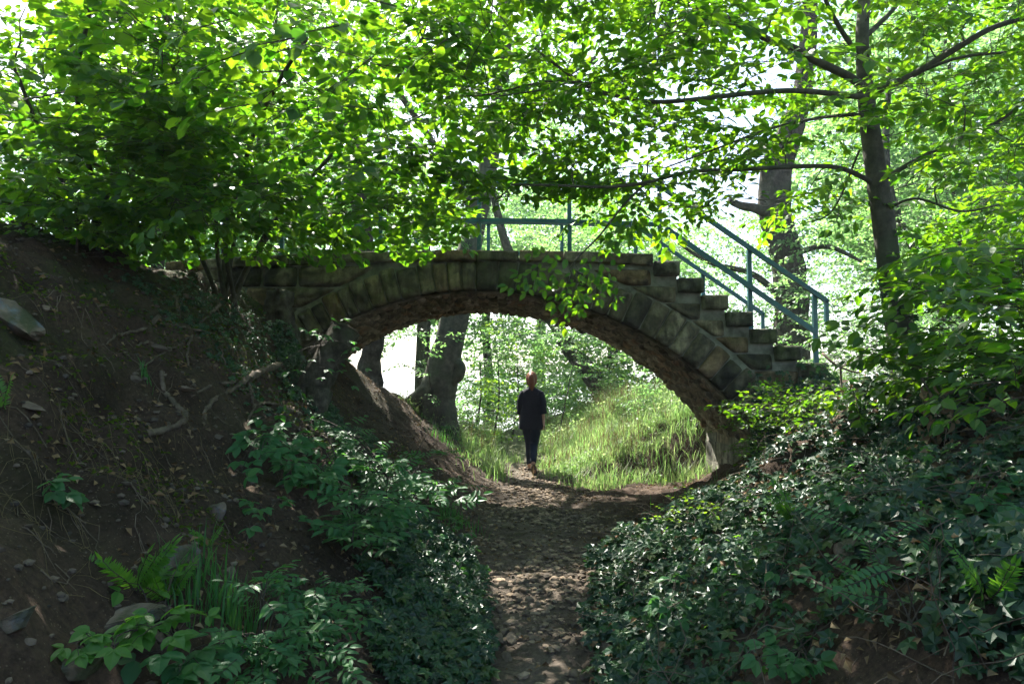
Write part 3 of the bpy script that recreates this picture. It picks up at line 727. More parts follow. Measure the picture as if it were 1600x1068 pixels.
tree('slender_tree', Vector(P(1432, 690, D0)), 'slender smooth barked tree with long level branches on the ivy bank beside the steps', 'tree', sk, SP_beech, M_beech, 1.35, (.55, .98), seed=31, extra=hang)

# ------------------------------------------------------------------ hazel shrubs on the left bank
r = rs(41); sk = Skel(42)
B = P(355, 455, 7.0); B[2] = Hs(B[0], B[1])-.05
stems = [[(355,455,7.0),(340,400,6.9),(335,330,6.7),(300,220,6.2),(270,100,5.6),(250,-40,5.0)],
 [(352,455,7.0),(362,400,7.0),(372,340,7.0),(400,240,6.9),(420,120,6.8),(440,-40,6.6)],
 [(360,455,7.0),(395,400,6.9),(440,330,6.6),(520,240,6.2),(600,150,5.8),(660,60,5.4)],
 [(350,455,7.0),(318,410,6.9),(290,360,6.6),(200,290,6.0),(120,240,5.4),(40,200,5.0)],
 [(356,455,7.0),(350,390,7.0),(352,320,7.2),(340,200,7.4),(330,80,7.8),(330,-60,8.0)],
 [(362,458,7.0),(385,425,7.0),(408,385,7.0),(480,300,7.2),(560,230,7.4),(660,180,7.6)],
 [(358,455,6.9),(352,380,6.6),(370,300,6.0),(400,200,5.2),(440,120,4.6),(480,60,4.2)]]
for q in stems:
    L = [P(*p) for p in q]; L[0] = B+r.randn(3)*np.array((.05, .05, 0)); sk.limb(L, np.linspace(.026, .011, len(L)), 7, 6, bark=.05)
tg = region(r, 180, 760, 250, 345, 4.6, 7.6, 105)+region(r, 150, 760, 120, 250, 4.2, 7.6, 120)+region(r, 100, 760, -60, 120, 3.8, 7.6, 125)
tg += region(r, 300, 720, 330, 362, 5.0, 7.0, 28)+region(r, 370, 450, 370, 400, 5.4, 6.5, 5)+region(r, 560, 720, 365, 385, 5.2, 6.6, 4)
sk.grow(tg, .12, .012)
def near_hazel(sk, lm):
    rr = rs(6); O = []; Dd = []; N = []
    for (x, y, d) in ((330,110,3.0),(400,90,2.9),(470,70,3.1),(400,150,3.2),(260,150,3.3),(520,120,3.0),(560,40,2.9),(300,60,3.2),(640,90,3.3),(430,10,3.0),(350,190,3.5),(520,200,3.6),(600,260,3.8),(440,260,4.0),(380,330,4.4)):
        O.append(P(x+60, y-30, d)); Dd.append((-.9+rr.randn()*.3, rr.randn()*.5, -.25)); N.append((rr.randn()*.3, -.35+rr.randn()*.2, .9))
    place_sprays(lm, sk.mb, SP_hazel_near, O, Dd, N, np.full(len(O), .9), 8)
tree('hazel_shrub', B, 'many stemmed hazel shrub with big round leaves growing at the left end of the bridge', 'shrub', sk, SP_hazel, M_hazel, 1.3, (.55, 1.0), seed=43, bark=M_bark, extra=near_hazel)

r = rs(51); sk = Skel(52); B = P(140, 385, 6.2); B[2] = Hs(B[0], B[1])-.05
stems = [[(140,385,6.2),(150,340,6.2),(175,290,6.1),(205,205,6.0),(245,152,5.9),(262,110,5.8),(262,0,5.6),(262,-120,5.4)],
 [(140,385,6.2),(120,330,6.0),(95,280,5.8),(60,200,5.4),(20,100,5.0)],
 [(140,385,6.2),(165,330,6.4),(215,250,6.6),(230,130,6.8),(200,20,7.0)],
 [(140,385,6.2),(90,340,5.8),(30,320,5.3),(-60,300,4.8)],
 [(140,385,6.2),(150,320,6.0),(130,220,5.4),(120,120,4.8),(140,20,4.3)]]
for q in stems:
    L = [P(*p) for p in q]; L[0] = B+r.randn(3)*np.array((.05, .05, 0)); sk.limb(L, np.linspace(.030, .012, len(L)), 7, 6, bark=.05)
tg = region(r, -60, 330, 230, 330, 4.6, 6.8, 75)+region(r, -80, 330, 120, 230, 4.2, 7.2, 75)+region(r, -80, 330, -80, 120, 4.0, 7.4, 80)+region(r, 30, 260, 320, 372, 4.9, 6.4, 32)
sk.grow(tg, .12, .012)
tree('hazel_shrub', B, 'hazel shrub with arching stems on the crest of the bare left bank', 'shrub', sk, SP_hazel, M_hazel, 1.05, (.55, 1.0), seed=53, bark=M_bark)

# ------------------------------------------------------------------ tall trees around: overhead shade
def big_tree(name, pts, rad, label, crowns, n, sprays, lmat, per, seed, bark=None, scale=(.9, 1.5), extra_limbs=(), group=None, lift=.15, rmax=.06, k=22, barkamt=.07, flute=.0):
    r = rs(seed); sk = Skel(seed+1)
    sk.limb(pts, rad, k, 9, bark=barkamt, seed=seed, flute=flute)
    for L, r0, r1 in extra_limbs: sk.limb(L, np.linspace(r0, r1, len(L)), 12, 6, bark=.08, seed=seed)
    sk.p = sk.p[len(sk.p)//4:]; sk.r = sk.r[len(sk.r)//4:]
    tg = []
    for c, e, m in crowns: tg += ellipsoid(r, c, e, m)
    sk.grow(tg, lift, rmax, rmin=.008)
    return tree(name, Vector(pts[0]), label, 'tree', sk, sprays, lmat, per, scale, seed+2, bark or M_oak, group, twigs=False, flat=.35)

# leaning grey trunk just beyond the arch
bt = [P(690, 720, 13), P(686, 660, 13), P(684, 620, 13), P(692, 580, 13), P(703, 530, 13), P(712, 490, 13), P(722, 440, 13), P(745, 340, 13.2), P(770, 220, 13.5), P(790, 60, 13.8), P(800, -150, 14)]
br = [.46, .36, .345, .315, .275, .265, .25, .21, .17, .13, .08]
big_tree('leaning_tree', bt, br, 'thick grey leaning tree with a flared root at its foot beyond the arch', 
  [((-2.2, 14, 8.8), (3.0, 2.6, 1.8), 34), ((0.8, 14.5, 8.2), (2.8, 2.6, 1.8), 30)], 0, SP_back, M_back, 1.5, 60, M_bark, (.9, 1.4),
  extra_limbs=[([P(692,600,13), P(670,608,12.95), P(652,622,12.9), P(634,632,12.85), P(618,636,12.8), P(604,650,12.75)], .20, .06),
               ([P(700,560,12.95), P(716,572,12.9), P(716,582,12.88), P(709,592,12.9), P(698,606,12.95)], .15, .11),
               ([P(690,650,12.9), P(676,680,12.7), P(664,702,12.5), P(655,720,12.4)], .16, .05),
               ([P(700,650,12.9), P(706,690,12.75), P(712,712,12.6)], .17, .08),
               ([P(745,340,13.2), P(700,260,13), P(640,170,12.6), P(560,60,12)], .10, .04),
               ([P(770,220,13.5), P(840,150,13.5), P(930,90,13.6)], .09, .04)])
# gnarled ivy-clad tree behind the steps
it = [P(1245, 640, 15), P(1240, 560, 15), P(1236, 480, 15), P(1226, 400, 15), P(1210, 330, 15), P(1212, 270, 15), P(1228, 220, 15), P(1250, 150, 15), P(1262, 60, 15), P(1268, -60, 15), P(1270, -200, 15)]
big_tree('gnarled_tree', it, [.42,.36,.33,.31,.34,.30,.26,.2,.17,.13,.08], 'gnarled dark tree with twisted ivy-covered trunk behind the stair railing',
  [(P(1130, -60, 16), (3.5, 3, 1.8), 34), (P(1420, -60, 16.5), (4, 3, 2.4), 40), (P(1230, 440, 15), (1.0, .8, 1.5), 45), (P(1120, 420, 16), (1.4, .8, .9), 18)], 0, SP_back, M_back, 1.5, 70, M_oak, (.6, 1.0),
  extra_limbs=[([P(1205,335,14.9), P(1180,325,14.7), P(1155,320,14.5), P(1140,312,14.4)], .12, .07), ([P(1215,300,15), P(1195,270,14.8), P(1200,240,14.8)], .12, .06),
               ([P(1235,480,15), P(1180,430,14.9), P(1110,410,14.8), P(1060,380,14.7)], .09, .03), ([P(1230,400,15), P(1290,385,14.8), P(1350,410,14.6)], .08, .03)], k=26, barkamt=.16, flute=.10)
# leaning trunk seen through the arch on the right
big_tree('leaning_tree', [P(950, 640, 20), P(936, 605, 20), P(915, 575, 20), P(890, 545, 20), P(870, 510, 20), P(835, 460, 20), P(790, 380, 20), P(760, 250, 20)], [.34,.3,.26,.24,.2,.17,.13,.08],
  'tree leaning left over the grassy slope seen through the right of the arch', [(P(900, 430, 20), (5, 3, 2.3), 70), (P(860, 505, 19), (2.2, 1.5, .8), 16)], 0, SP_back, M_back, 1.6, 80, M_oak, (1.0, 1.5))
big_tree('straight_tree', [P(660, 650, 24), P(660, 600, 24), P(661, 550, 24), P(663, 500, 24), P(664, 400, 24), P(660, 250, 24)], [.32,.27,.25,.24,.2,.14],
  'thin straight tree standing behind the leaning grey trunk by the lake', [(P(700, 400, 24), (4, 3, 3.0), 60), (P(640, 550, 23.5), (.7, .6, .8), 5)], 0, SP_back, M_back, 1.6, 90, M_oak, (.9, 1.4))
big_tree('bank_tree', [P(572, 640, 12.4), P(574, 600, 12.4), P(580, 560, 12.4), P(586, 520, 12.4), P(580, 440, 12.3), P(560, 300, 12.2), P(540, 100, 12)], [.36,.24,.17,.16,.15,.13,.10],
  'tree with bared roots on the edge of the left bank beyond the arch', [(P(480, 60, 12.5), (3.4, 2.4, 2.2), 60), ((-4.7, 9.5, 5.4), (1.7, 1.3, .8), 46)], 0, SP_back, M_back, 1.5, 95, M_oak, (.9, 1.4),  # second crown is added, hidden by the hazel, to shade ridge and bridge end
  extra_limbs=[([P(566,600,12.3), P(556,620,12.2), P(546,632,12.0)], .07, .04), ([P(578,590,12.3), P(590,610,12.2), P(604,626,12.1)], .10, .03), ([P(574,585,12.3), P(586,598,12.1), P(590,606,12.0)], .05, .03)], barkamt=.12, flute=.12)
big_tree('leaning_tree', [P(1490, 560, 11.5), P(1470, 475, 11.5), P(1445, 410, 11.5), P(1405, 345, 11.5), P(1385, 250, 11.5), P(1390, 100, 11.6)], [.10,.09,.085,.075,.06,.04],
  'thin leaning tree in the thicket to the right of the slender tree', [(P(1480, 180, 12), (2.2, 1.5, 2.2), 60)], 0, SP_back, M_back, 1.5, 100, M_bark, (.6, .9))
# the trees that close the wood behind and above: three grown ones and their copies
def wood_proto(seed, h, label):
    r = rs(seed); b = np.array((0, 0, 0.))
    pts = [b, b+(.1, 0, 1.2), b+(.15, .1, 3), b+(-.05, 0, h*.45), b+(.2, .1, h*.7), b+(.1, 0, h)]
    c = [((0, 0, h*.72), (3.6, 3.6, h*.34), 80), ((r.randn()*1.5, r.randn(), h*.5), (2.6, 2.4, h*.12), 22)]
    return big_tree('wood_tree', pts, [.3, .25, .22, .19, .12, .05], label, c, 0, SP_far, M_back, 1.7, seed, M_oak, (.8, 1.3), group='trees of the wood beyond the bridge', k=10, rmax=.07)
def copy_tree(o, loc, rz, sc, label, lean=0):
    c = o.copy(); C.objects.link(c); c.location = loc; c.rotation_euler = (lean, 0, rz); c.scale = (sc, sc, sc); c['label'] = label
    for ch in o.children:
        d = ch.copy(); C.objects.link(d); d.parent = c
    return c
far_sites = [(-9, 17, 1.0, 'broad crowned tree behind the hazel shrubs on the left'), (-14, 24, 1.1, 'tall tree at the far left behind the bank'), (3.5, 24, .8, 'bushy tree behind the grassy slope inside the arch'),
  (-6.5, 20, 1.2, 'tree whose crown fills the gap above the left half of the bridge'), (-1.0, 27, .9, 'tree straight behind the walking person'),
  (11, 17, 1.0, 'leafy tree behind the slender tree on the right bank'), (14, 22, 1.15, 'tall tree in the right hand wood behind the thicket'),
  (1.5, 34, 1.2, 'distant tree over the crown of the arch'), (18, 30, 1.2, 'outermost tree at the right edge of the wood'),
  (-17, 36, 1.2, 'distant tree beyond the water on the left'), (-12, 30, 1.1, 'second row tree on the left behind the bridge')]
protos = [wood_proto(300, 11, far_sites[0][3]), wood_proto(320, 12, far_sites[1][3]), wood_proto(340, 9, far_sites[2][3])]
rz = rs(77)
for i, (x, y, sc, lab) in enumerate(far_sites):
    loc = (x, y, Hs(x, y)-.1)
    if i < 3: protos[i].location = loc; protos[i].rotation_euler = (0, 0, rz.uniform(0, 6)); protos[i].scale = (sc,)*3
    else: copy_tree(protos[i % 3], loc, rz.uniform(0, 6), sc, lab)
# shade givers added out of view, beside and behind the viewpoint, to darken the foreground
for (x, y, lab, cc, n, sd) in ((-4.6, 2.2, 'unseen tree added on the left bank whose crown shades the hollow way', [((-2.6, 4.4, 7.6), (3.6, 3.2, 1.3), 62)], 0, 400), (4.8, -.6, 'unseen tree added on the right bank behind the viewpoint whose crown shades the path', [((2.2, 2.2, 7.4), (3.8, 3.4, 1.3), 62)], 0, 420),
     (-1.5, -4.5, 'unseen tree added for shade beside the path behind the viewpoint', [((-.5, -2.0, 7.2), (4.2, 2.6, 1.6), 36)], 0, 440)):
    z = Hs(x, y)-.1
    big_tree('shade_tree', [np.array((x, y, z)), np.array((x, y, z+2)), np.array((x*.95, y, z+4)), np.array((x*.9, y+.3, z+6.5)), np.array((x*.85, y+.5, z+8))], [.24,.2,.17,.13,.07], lab, cc, 0, SP_back, M_back, 1.5, sd, M_oak, (.9, 1.4), k=14)

# ------------------------------------------------------------------ undergrowth
def shrub(name, label, base, targets, sprays, lmat, per=1.2, scale=(.7, 1.1), seed=1, group=None, rmax=.012, up=.1, r0=.012, flat=.25, bark=None, cat='shrub', nd=None):
    base = np.array(base, float); sk = Skel(seed); r = sk.rs
    sk.limb([base-np.array((0, 0, .08)), base+np.array((0, 0, .12))], [r0, r0*.8], 6, 3)
    sk.grow(targets, up, rmax, rmin=.002)
    return tree(name, base, label, cat, sk, sprays, lmat, per, scale, seed, bark or M_twig, group, flat=flat)
r = rs(500)
bsites = [((700,800),(585,680),(14,16.5),26,'light green bush left of the person in the sunny clearing',SP_back,.65),
 ((850,990),(540,640),(17,20),70,'dark leafy bush beyond the person where the clearing ends',SP_back,.8),
 ((710,860),(520,665),(18,21),70,'loose bush behind the thin saplings in the middle of the arch',SP_back,.8),
 ((985,1060),(590,645),(12.5,13.5),22,'dark green bush on the crest of the grassy slope',SP_back,.5),
 ((1290,1420),(400,600),(9.5,11.5),60,'thicket bush directly behind the last railing post',SP_small,1.2),
 ((1420,1620),(330,560),(8.5,11),60,'dense bush at the right edge behind the slender tree',SP_back,.6),
 ((1080,1290),(400,600),(11.5,13.5),60,'bush growing behind the steps under the far handrail',SP_back,.55),
 ((1330,1480),(230,420),(11,13),40,'tall bush whose top rises behind the slender trunk',SP_back,.6),
 ((960,1200),(330,480),(15,18),44,'bush on the far side of the bridge behind the stair head',SP_back,.8),
 ((560,760),(350,385),(12,14),14,'low bush at the far end of the bridge deck on the left',SP_back,.6),
 ((1240,1480),(300,600),(12.5,15),70,'broad bush closing the view between the railing end and the slender trunk',SP_back,.9),
 ((1460,1720),(250,590),(12.5,15),80,'high bush closing the view at the right edge behind the dense one',SP_back,.9),
 ((1000,1260),(300,600),(16,19),60,'large bush behind the gnarled tree beyond the steps',SP_back,.9),
 ((720,900),(520,640),(26,31),60,'dim bush row far off straight behind the walking person',SP_far,1.0),
 ((890,1080),(500,620),(23,28),60,'dim bushes far off beyond the crest of the grassy slope',SP_far,1.0),
 ((700,760),(640,690),(13,14),12,'small yellow green bush at the foot of the leaning grey tree',SP_small,1.0),

 ((760,1010),(490,560),(18,22),38,'pale leafy boughs of a tall bush filling the top of the arch opening',SP_back,.9),
 ((770,930),(350,400),(14,17),16,'bush behind the far railing above the crown of the arch',SP_back,.8)]
for i, (xx, yy_, dd, n, lab, sp, sc) in enumerate(bsites):
    tg = region(r, *xx, *yy_, *dd, n); c = np.mean(tg, axis=0); b = (c[0], c[1], Hs(c[0], c[1]))
    tg += [np.array((q[0], q[1], (q[2]+b[2])/2)) for q in tg[::2]]
    shrub('bush', lab, b, tg, sp, M_back if i not in (16, 0) else M_bright, 1.3, (sc*.8, sc*1.2), 510+i, r0=.03, rmax=.02)
# thin saplings in the clearing
for i, (x, d, lab) in enumerate(((770, 15.5, 'thin upright sapling left of the person'), (800, 17, 'forked thin sapling beside the person'), (742, 16, 'crooked sapling near the leaning grey tree'))):
    b = P(x, 690, d); b[2] = Hs(b[0], b[1]); t = P(x+8, 560, d)
    sk = Skel(560+i); sk.limb([b, (b+t)/2+np.array((.08, 0, 0)), t], [.03, .022, .01], 6, 6)
    sk.grow(ellipsoid(sk.rs, (b+t)/2+np.array((0, 0, .6)), (.8, .4, 1.0), 14), .2, .01)
    tree('sapling', b, lab, 'tree', sk, SP_small, M_back, 1.0, (.9, 1.3), 570+i, M_twig)

# twiggy shrub hanging over the pier and lower steps, right
r = rs(600)
tg = region(r, 1160, 1300, 605, 700, 6.4, 7.5, 44)+region(r, 1200, 1340, 630, 740, 5.6, 6.8, 28)
b = (2.9, 6.9, Hs(2.9, 6.9)); shrub('twiggy_shrub', 'twiggy small leaved shrub covering the foot of the arch below the steps', b, tg, SP_small, M_beech, 1.7, (.75, 1.15), 601, rmax=.008)
tg = region(r, 1080, 1220, 762, 830, 4.7, 5.3, 12); b = (1.62, 5.0, Hs(1.62, 5.0))
shrub('seedling', 'yellow green seedling with flat sunlit sprays above the ivy', b, tg, SP_small, M_bright, 1.2, (.7, 1.0), 602, rmax=.005, flat=.12, cat='plant')
tg = region(r, 1450, 1680, 380, 600, 3.8, 5.2, 85); b = (3.3, 4.4, Hs(3.3, 4.4))
shrub('undergrowth_shrub', 'broad leaved shrub under the slender tree at the right edge', b, tg, SP_beech, M_beech, 1.3, (.7, 1.0), 604, rmax=.014)
tg = region(r, 1560, 1680, 400, 620, 2.7, 3.4, 16); b = (2.6, 3.2, Hs(2.6, 3.2))
shrub('undergrowth_shrub', 'nearest leafy shoots with large leaves at the right edge of the picture', b, tg, SP_beech_near, M_beech, 1.1, (.7, 1.0), 605, rmax=.01)
tg = region(r, 1300, 1480, 620, 700, 5.0, 6.0, 20); b = (2.9, 5.9, Hs(2.9, 5.9))
shrub('undergrowth_shrub', 'low leafy shoots around the foot of the slender tree', b, tg, SP_beech, M_beech, 1.0, (.5, .8), 606, rmax=.008)
# crest of the left bank: low plants against the light
tg = region(r, 20, 230, 350, 400, 5.2, 6.4, 30); b = ground_at(120, 395, 4, 8)
shrub('bramble_bush', 'dark tangled bramble on the crest of the left bank', b, tg, SP_hazel, M_hazel, 1.0, (.5, .8), 607, rmax=.008)

# compound-leaved plants
def pinnate(seed, pairs, ll, w, gap, tpl, droop=.5, term=True, ang=58, first=1.0):
    r = rs(seed); O = []; Dd = []; N = []; Sz = []; tw = MB(); p = np.zeros(3); d = np.array((1, 0, .25)); pts = [p.copy()]
    for i in range(2): p = p+unit(d)*gap*first; pts.append(p.copy()); d = d+(0, 0, -droop*gap)
    for i in range(pairs):
        f = 1-.35*abs((i+.5)/pairs-.45)*1.6
        for s in (1, -1):
            a = s*math.radians(ang+r.randn()*7); u = unit(d); O.append(p.copy()); Dd.append((u[0]*math.cos(a)-u[1]*math.sin(a), u[0]*math.sin(a)+u[1]*math.cos(a), u[2]-.18+r.randn()*.12)); N.append((r.randn()*.2, r.randn()*.2, 1)); Sz.append(ll*f*(.9+.2*r.rand()))
        d = d+(0, r.randn()*.05, -droop*gap); p = p+unit(d)*gap; pts.append(p.copy())
    if term: O.append(p.copy()); Dd.append(d); N.append((r.randn()*.2, 0, 1)); Sz.append(ll*1.05)
    tube(tw, pts, np.linspace(.0028, .0014, len(pts)), 4, cap=False)
    V, T = stamp(tpl[0], tpl[1], frames(np.array(Dd), np.array(N))*np.array(Sz)[:, None, None], np.array(O))
    return (V, T, tw.V[0], tw.T[0], len(tpl[0]), len(tpl[1]))
def trifol(seed, ll, tpl, n=3):
    r = rs(seed); O = []; Dd = []; N = []; Sz = []; tw = MB(); L = .09
    tube(tw, [(0, 0, 0), (L*.5, 0, .01), (L, 0, .0)], [.002, .0018, .0014], 4, cap=False)
    for a in ((0, 68, -68) if n == 3 else (0, 52, -52, 105, -105)):
        b = math.radians(a+r.randn()*6); O.append((L, 0, 0)); Dd.append((math.cos(b), math.sin(b), -.15+r.randn()*.1)); N.append((r.randn()*.2, r.randn()*.2, 1)); Sz.append(ll*(1 if a == 0 else .85)*(.9+.2*r.rand()))
    V, T = stamp(tpl[0], tpl[1], frames(np.array(Dd), np.array(N))*np.array(Sz)[:, None, None], np.array(O))
    return (V, T, tw.V[0], tw.T[0], len(tpl[0]), len(tpl[1]))
PIN = [pinnate(700+i, 3, .085, .5, .05, leaf_tpl(.42, .06, .2, .4, 3)) for i in range(4)]
ROB = [pinnate(710+i, 8, .045, .5, .030, leaf_tpl(.5, .04, .1, .48, 3), .6, True, 66, 1.5) for i in range(3)]
BRA = [trifol(720+i, .085, leaf_tpl(.68, .07, .18, .42, 3)) for i in range(4)]
FER = [pinnate(730+i, 16, .055, .3, .014, leaf_tpl(.30, .02, .1, .3, 2), 1.6, True, 70, 2) for i in range(3)]
def plant(name, label, bases, tips, tpls, lmat, per=4, scale=(.8, 1.1), seed=1, up=.25, r0=.004, tilt=(0, -.35, .9), group=None, spread=1.0, cat='plant', out=0):
    """arching stems from the bases to the tips, leaves alternately along the upper half"""
    r = rs(seed); mb = MB(); O = []; Dd = []; N = []; Sc = []; bases = np.atleast_2d(bases)
    for t in tips:
        b = bases[np.argmin(np.linalg.norm(bases-t, axis=1))]+r.randn(3)*np.array((.03, .03, 0)); L = np.linalg.norm(t-b); n = 9; u = np.linspace(0, 1, n)[:, None]
        m = (b+t)/2+np.array((0, 0, up*L)); q = (1-u)**2*b+2*u*(1-u)*m+u*u*t
        tube(mb, q, np.linspace(r0, r0*.45, n), 4, cap=False)
        for k in range(per):
            f = 1-.62*k/max(per, 1); p = np.array([np.interp(f, u[:, 0], q[:, j]) for j in range(3)]); d = unit(q[-1]-q[-3]); d[2] = 0; d = unit(d+1e-4)
            a = r.uniform(-1, 1)*spread*1.6 if k else r.randn()*.3
            dd = np.array((d[0]*math.cos(a)-d[1]*math.sin(a), d[0]*math.sin(a)+d[1]*math.cos(a), r.randn()*.15-.05-out)); O.append(p); Dd.append(dd); N.append(np.array(tilt)+r.randn(3)*.22); Sc.append(r.uniform(*scale))
    lm = MB(); place_sprays(lm, mb, tpls, O, Dd, N, Sc, seed)
    rt = root(name, bases[0], label, cat, group); mb.build('stem', M_twig, rt, True); lm.build('leaves', lmat, rt); return rt
def tips_at(r, x0, x1, y0, y1, h0_, h1_, n, dmin=1.6, clamp=None):
    """points h above the ground that show inside a photo rectangle"""
    out = []
    for _ in range(n):
        px, py = r.uniform(x0, x1), r.uniform(y0, y1); g = ground_at(px, py, dmin, 14); h = r.uniform(h0_, h1_)
        d = g[1]; q = P(px, py, d)
        for _k in range(14):
            d *= .97; q = P(px, py, d)
            if q[2]-Hs(q[0], q[1]) > h: break
        out.append(q)
    return out
r = rs(740)
# elder-like shrub in the middle left
tips = tips_at(r, 545, 715, 700, 800, .25, .5, 32, 4)+tips_at(r, 550, 620, 800, 880, .12, .3, 10, 3.5)+tips_at(r, 480, 570, 650, 740, .1, .3, 14, 5)
b = [ground_at(560, 840), ground_at(600, 860), ground_at(620, 800)]
plant('ash_leaved_shrub', 'fresh green shrub with feathered leaves leaning out over the path from the left bank', b, tips, PIN, M_herb, 5, (.72, 1.0), 741, r0=.007, cat='shrub')
tips = tips_at(r, 400, 540, 890, 960, .15, .3, 20, 2.4)+tips_at(r, 350, 540, 960, 1060, .1, .25, 22, 2)
b = [ground_at(420, 1040), ground_at(500, 1030), ground_at(470, 960)]
plant('ash_leaved_shrub', 'dark green shrub with feathered leaves at the bottom edge left of the path', b, tips, PIN, M_herb, 4, (.45, .68), 742, r0=.005, cat='shrub')
tips = tips_at(r, 370, 480, 640, 740, .05, .2, 12, 5)+tips_at(r, 440, 560, 700, 780, .08, .25, 14, 5)
plant('bramble', 'trailing bramble shoots below the sawn trunk', [ground_at(430, 700), ground_at(500, 760)], tips, BRA, M_herb, 5, (.8, 1.2), 743)
tips = tips_at(r, 160, 320, 890, 1000, .08, .2, 11, 1.7)
plant('bramble', 'bright bramble with broad leaves among the rocks at the lower left', [ground_at(240, 980), ground_at(280, 1010)], tips, BRA, M_mid, 3, (.6, .85), 744, tilt=(.1, -.5, .8))
tips = tips_at(r, 240, 310, 1010, 1060, .06, .14, 4, 1.7)
plant('bramble', 'big leaved bramble shoot at the bottom edge under the bright bramble', [ground_at(300, 1060)], tips, BRA, M_herb, 3, (.9, 1.1), 745, tilt=(.1, -.5, .8))
tips = tips_at(r, 95, 140, 985, 1025, .04, .1, 3, 1.7)
plant('bramble', 'small bright seedling on the slate at the lower left corner', [ground_at(120, 1030)], tips, BRA, M_mid, 3, (.5, .65), 746, tilt=(.1, -.5, .8))
tips = tips_at(r, 480, 545, 500, 560, .05, .2, 6, 5.5)
plant('bramble', 'bramble sprig hanging over the sawn end of the leaning trunk', [P(500, 540, 6.9)], [P(500,520,6.7),P(525,500,6.7),P(545,540,6.7),P(480,515,6.7),P(560,575,6.8),P(540,600,6.8),P(500,590,6.6),P(460,600,6.6),P(440,640,6.4),P(420,590,6.6)], BRA, M_herb, 3, (.8, 1.1), 747)
for i, (x, y, n, s, lab) in enumerate(((1240, 800, 6, 1.0, 'fern growing out of the upper part of the right ivy bank'), (1540, 930, 6, .9, 'fern in the dark lower right corner'), (215, 905, 7, 1.0, 'fern with upright fronds beside the bright bramble'), (262, 925, 6, .8, 'fern half hidden behind the bright bramble'), (325, 835, 4, .5, 'tiny fern under the leaning slab of slate'), (8, 640, 5, .8, 'fern tip at the left edge of the picture'))):
    g = ground_at(x, y+22); rr = rs(750+i); tw = MB(); lm = MB(); O = []; Dd = []; N = []
    for k in range(n):
        a = rr.uniform(0, 6.28); O.append(g); Dd.append((math.cos(a)*.8, math.sin(a)*.5-.2, .9)); N.append((-math.cos(a)*.5, -.9, .5))
    place_sprays(lm, tw, FER, O, Dd, N, np.full(n, s*.8), 750+i)
    rt = root('fern', g, lab, 'fern'); tw.build('stem', M_twig, rt); lm.build('fronds', M_mid, rt)
tips = [P(1335, 830, 2.7), P(1440, 880, 2.6), P(1470, 850, 2.6), P(1400, 860, 2.6), P(1480, 900, 2.5), P(1365, 900, 2.7), P(1420, 930, 2.5), P(1380, 940, 2.6)]
plant('locust_seedling', 'seedling with long feathered leaves standing in the ivy at the lower right', [ground_at(1430, 1000)], tips, ROB, M_herb, 2, (.75, 1.0), 760, tilt=(-.1, -.6, .7))
for i, (x0, x1, y0, y1, n, lab) in enumerate(((640, 740, 790, 860, 10, 'low nettle like plants at the left verge of the path'), (60, 100, 740, 790, 3, 'single dark leaf shoot on the mossy bank at the left'), (380, 470, 770, 820, 5, 'sparse shoots on the bare soil left of the ash leaved shrub'), (1300, 1420, 700, 790, 7, 'shoots rising out of the ivy below the slender tree'),
    (1130, 1260, 840, 950, 9, 'leafy shoots in the middle of the right ivy bank'), (1440, 1580, 720, 820, 10, 'broad leaved shoots in the shade of the withered branch'), (1000, 1090, 870, 960, 6, 'low shoots in the ivy close to the right verge of the path'), (1180, 1330, 960, 1040, 8, 'shoots in the ivy at the bottom edge below the mossy rock'))):
    plant('wild_plant', lab, [ground_at((x0+x1)/2, y1)], tips_at(r, x0, x1, y0, y1, .05, .15, n, 2), BRA, M_herb, 3, (.6, .9), 770+i)

# ------------------------------------------------------------------ ivy, litter, grass, gravel (uncountable)
def scatter(n, x0, x1, y0, y1, seed, keep):
    r = rs(seed); x = r.uniform(x0, x1, n); y = r.uniform(y0, y1, n); k = r.rand(n) < keep(x, y); return x[k], y[k]
def edge_right(y): return np.interp(y, [1.5, 3.4, 4.2, 5.3, 6, 6.6, 7.2, 8, 8.6], [.28, .42, .5, .66, .85, 1.3, 2.0, 2.6, 2.8])
def nz(x, y, s, o=0): return fbm(np.stack([x*s+o, y*s, 0*x+o], -1), 3)
def carpet(name, label, x, y, size, tplc, m, seed, hmax=.12, toward=.35, tilt=.45, kind='stuff', lump=.08):
    r = rs(seed); n = len(x); N = Hn(x, y); z = H(x, y)+.01+hmax*r.rand(n)**1.5+lump*np.clip(nz(x, y, 2.3, 9), 0, 1)
    nn = unit(N+r.randn(n, 3)*tilt+np.array((0, -toward, .25))); a = r.uniform(0, 6.28, n); t = np.stack([np.cos(a), np.sin(a), np.zeros(n)], -1); t = t-nn*np.sum(t*nn, 1, keepdims=True)
    V, T = stamp(tplc[0], tplc[1], frames(t, nn)*(size*(.5+.8*r.rand(n)))[:, None, None], np.stack([x, y, z], -1))
    o = mesh_obj(name, V, T, m); return tag(o, label, kind=kind) if kind else o
IV = ivy_tpl()
x, y = scatter(56000, .2, 6.0, 1.3, 7.95, 801, lambda x, y: ((x-edge_right(y)+.12*nz(x, y, 3)) > 0)*np.clip(.75+.9*nz(x, y, 1.6, 4), .04, 1))
carpet('ivy', 'dark glossy ivy carpet covering the right bank', x, y, .080, IV, M_ivy, 802, .10, tilt=.38, lump=.14)
cl = np.array([(-.35, 2.9), (-.42, 3.6), (-.55, 4.5), (-.68, 5.4), (-1.2, 6.2), (-1.75, 6.7), (-2.2, 7.2)]); wd = [.18, .26, .36, .46, .42, .42, .3]
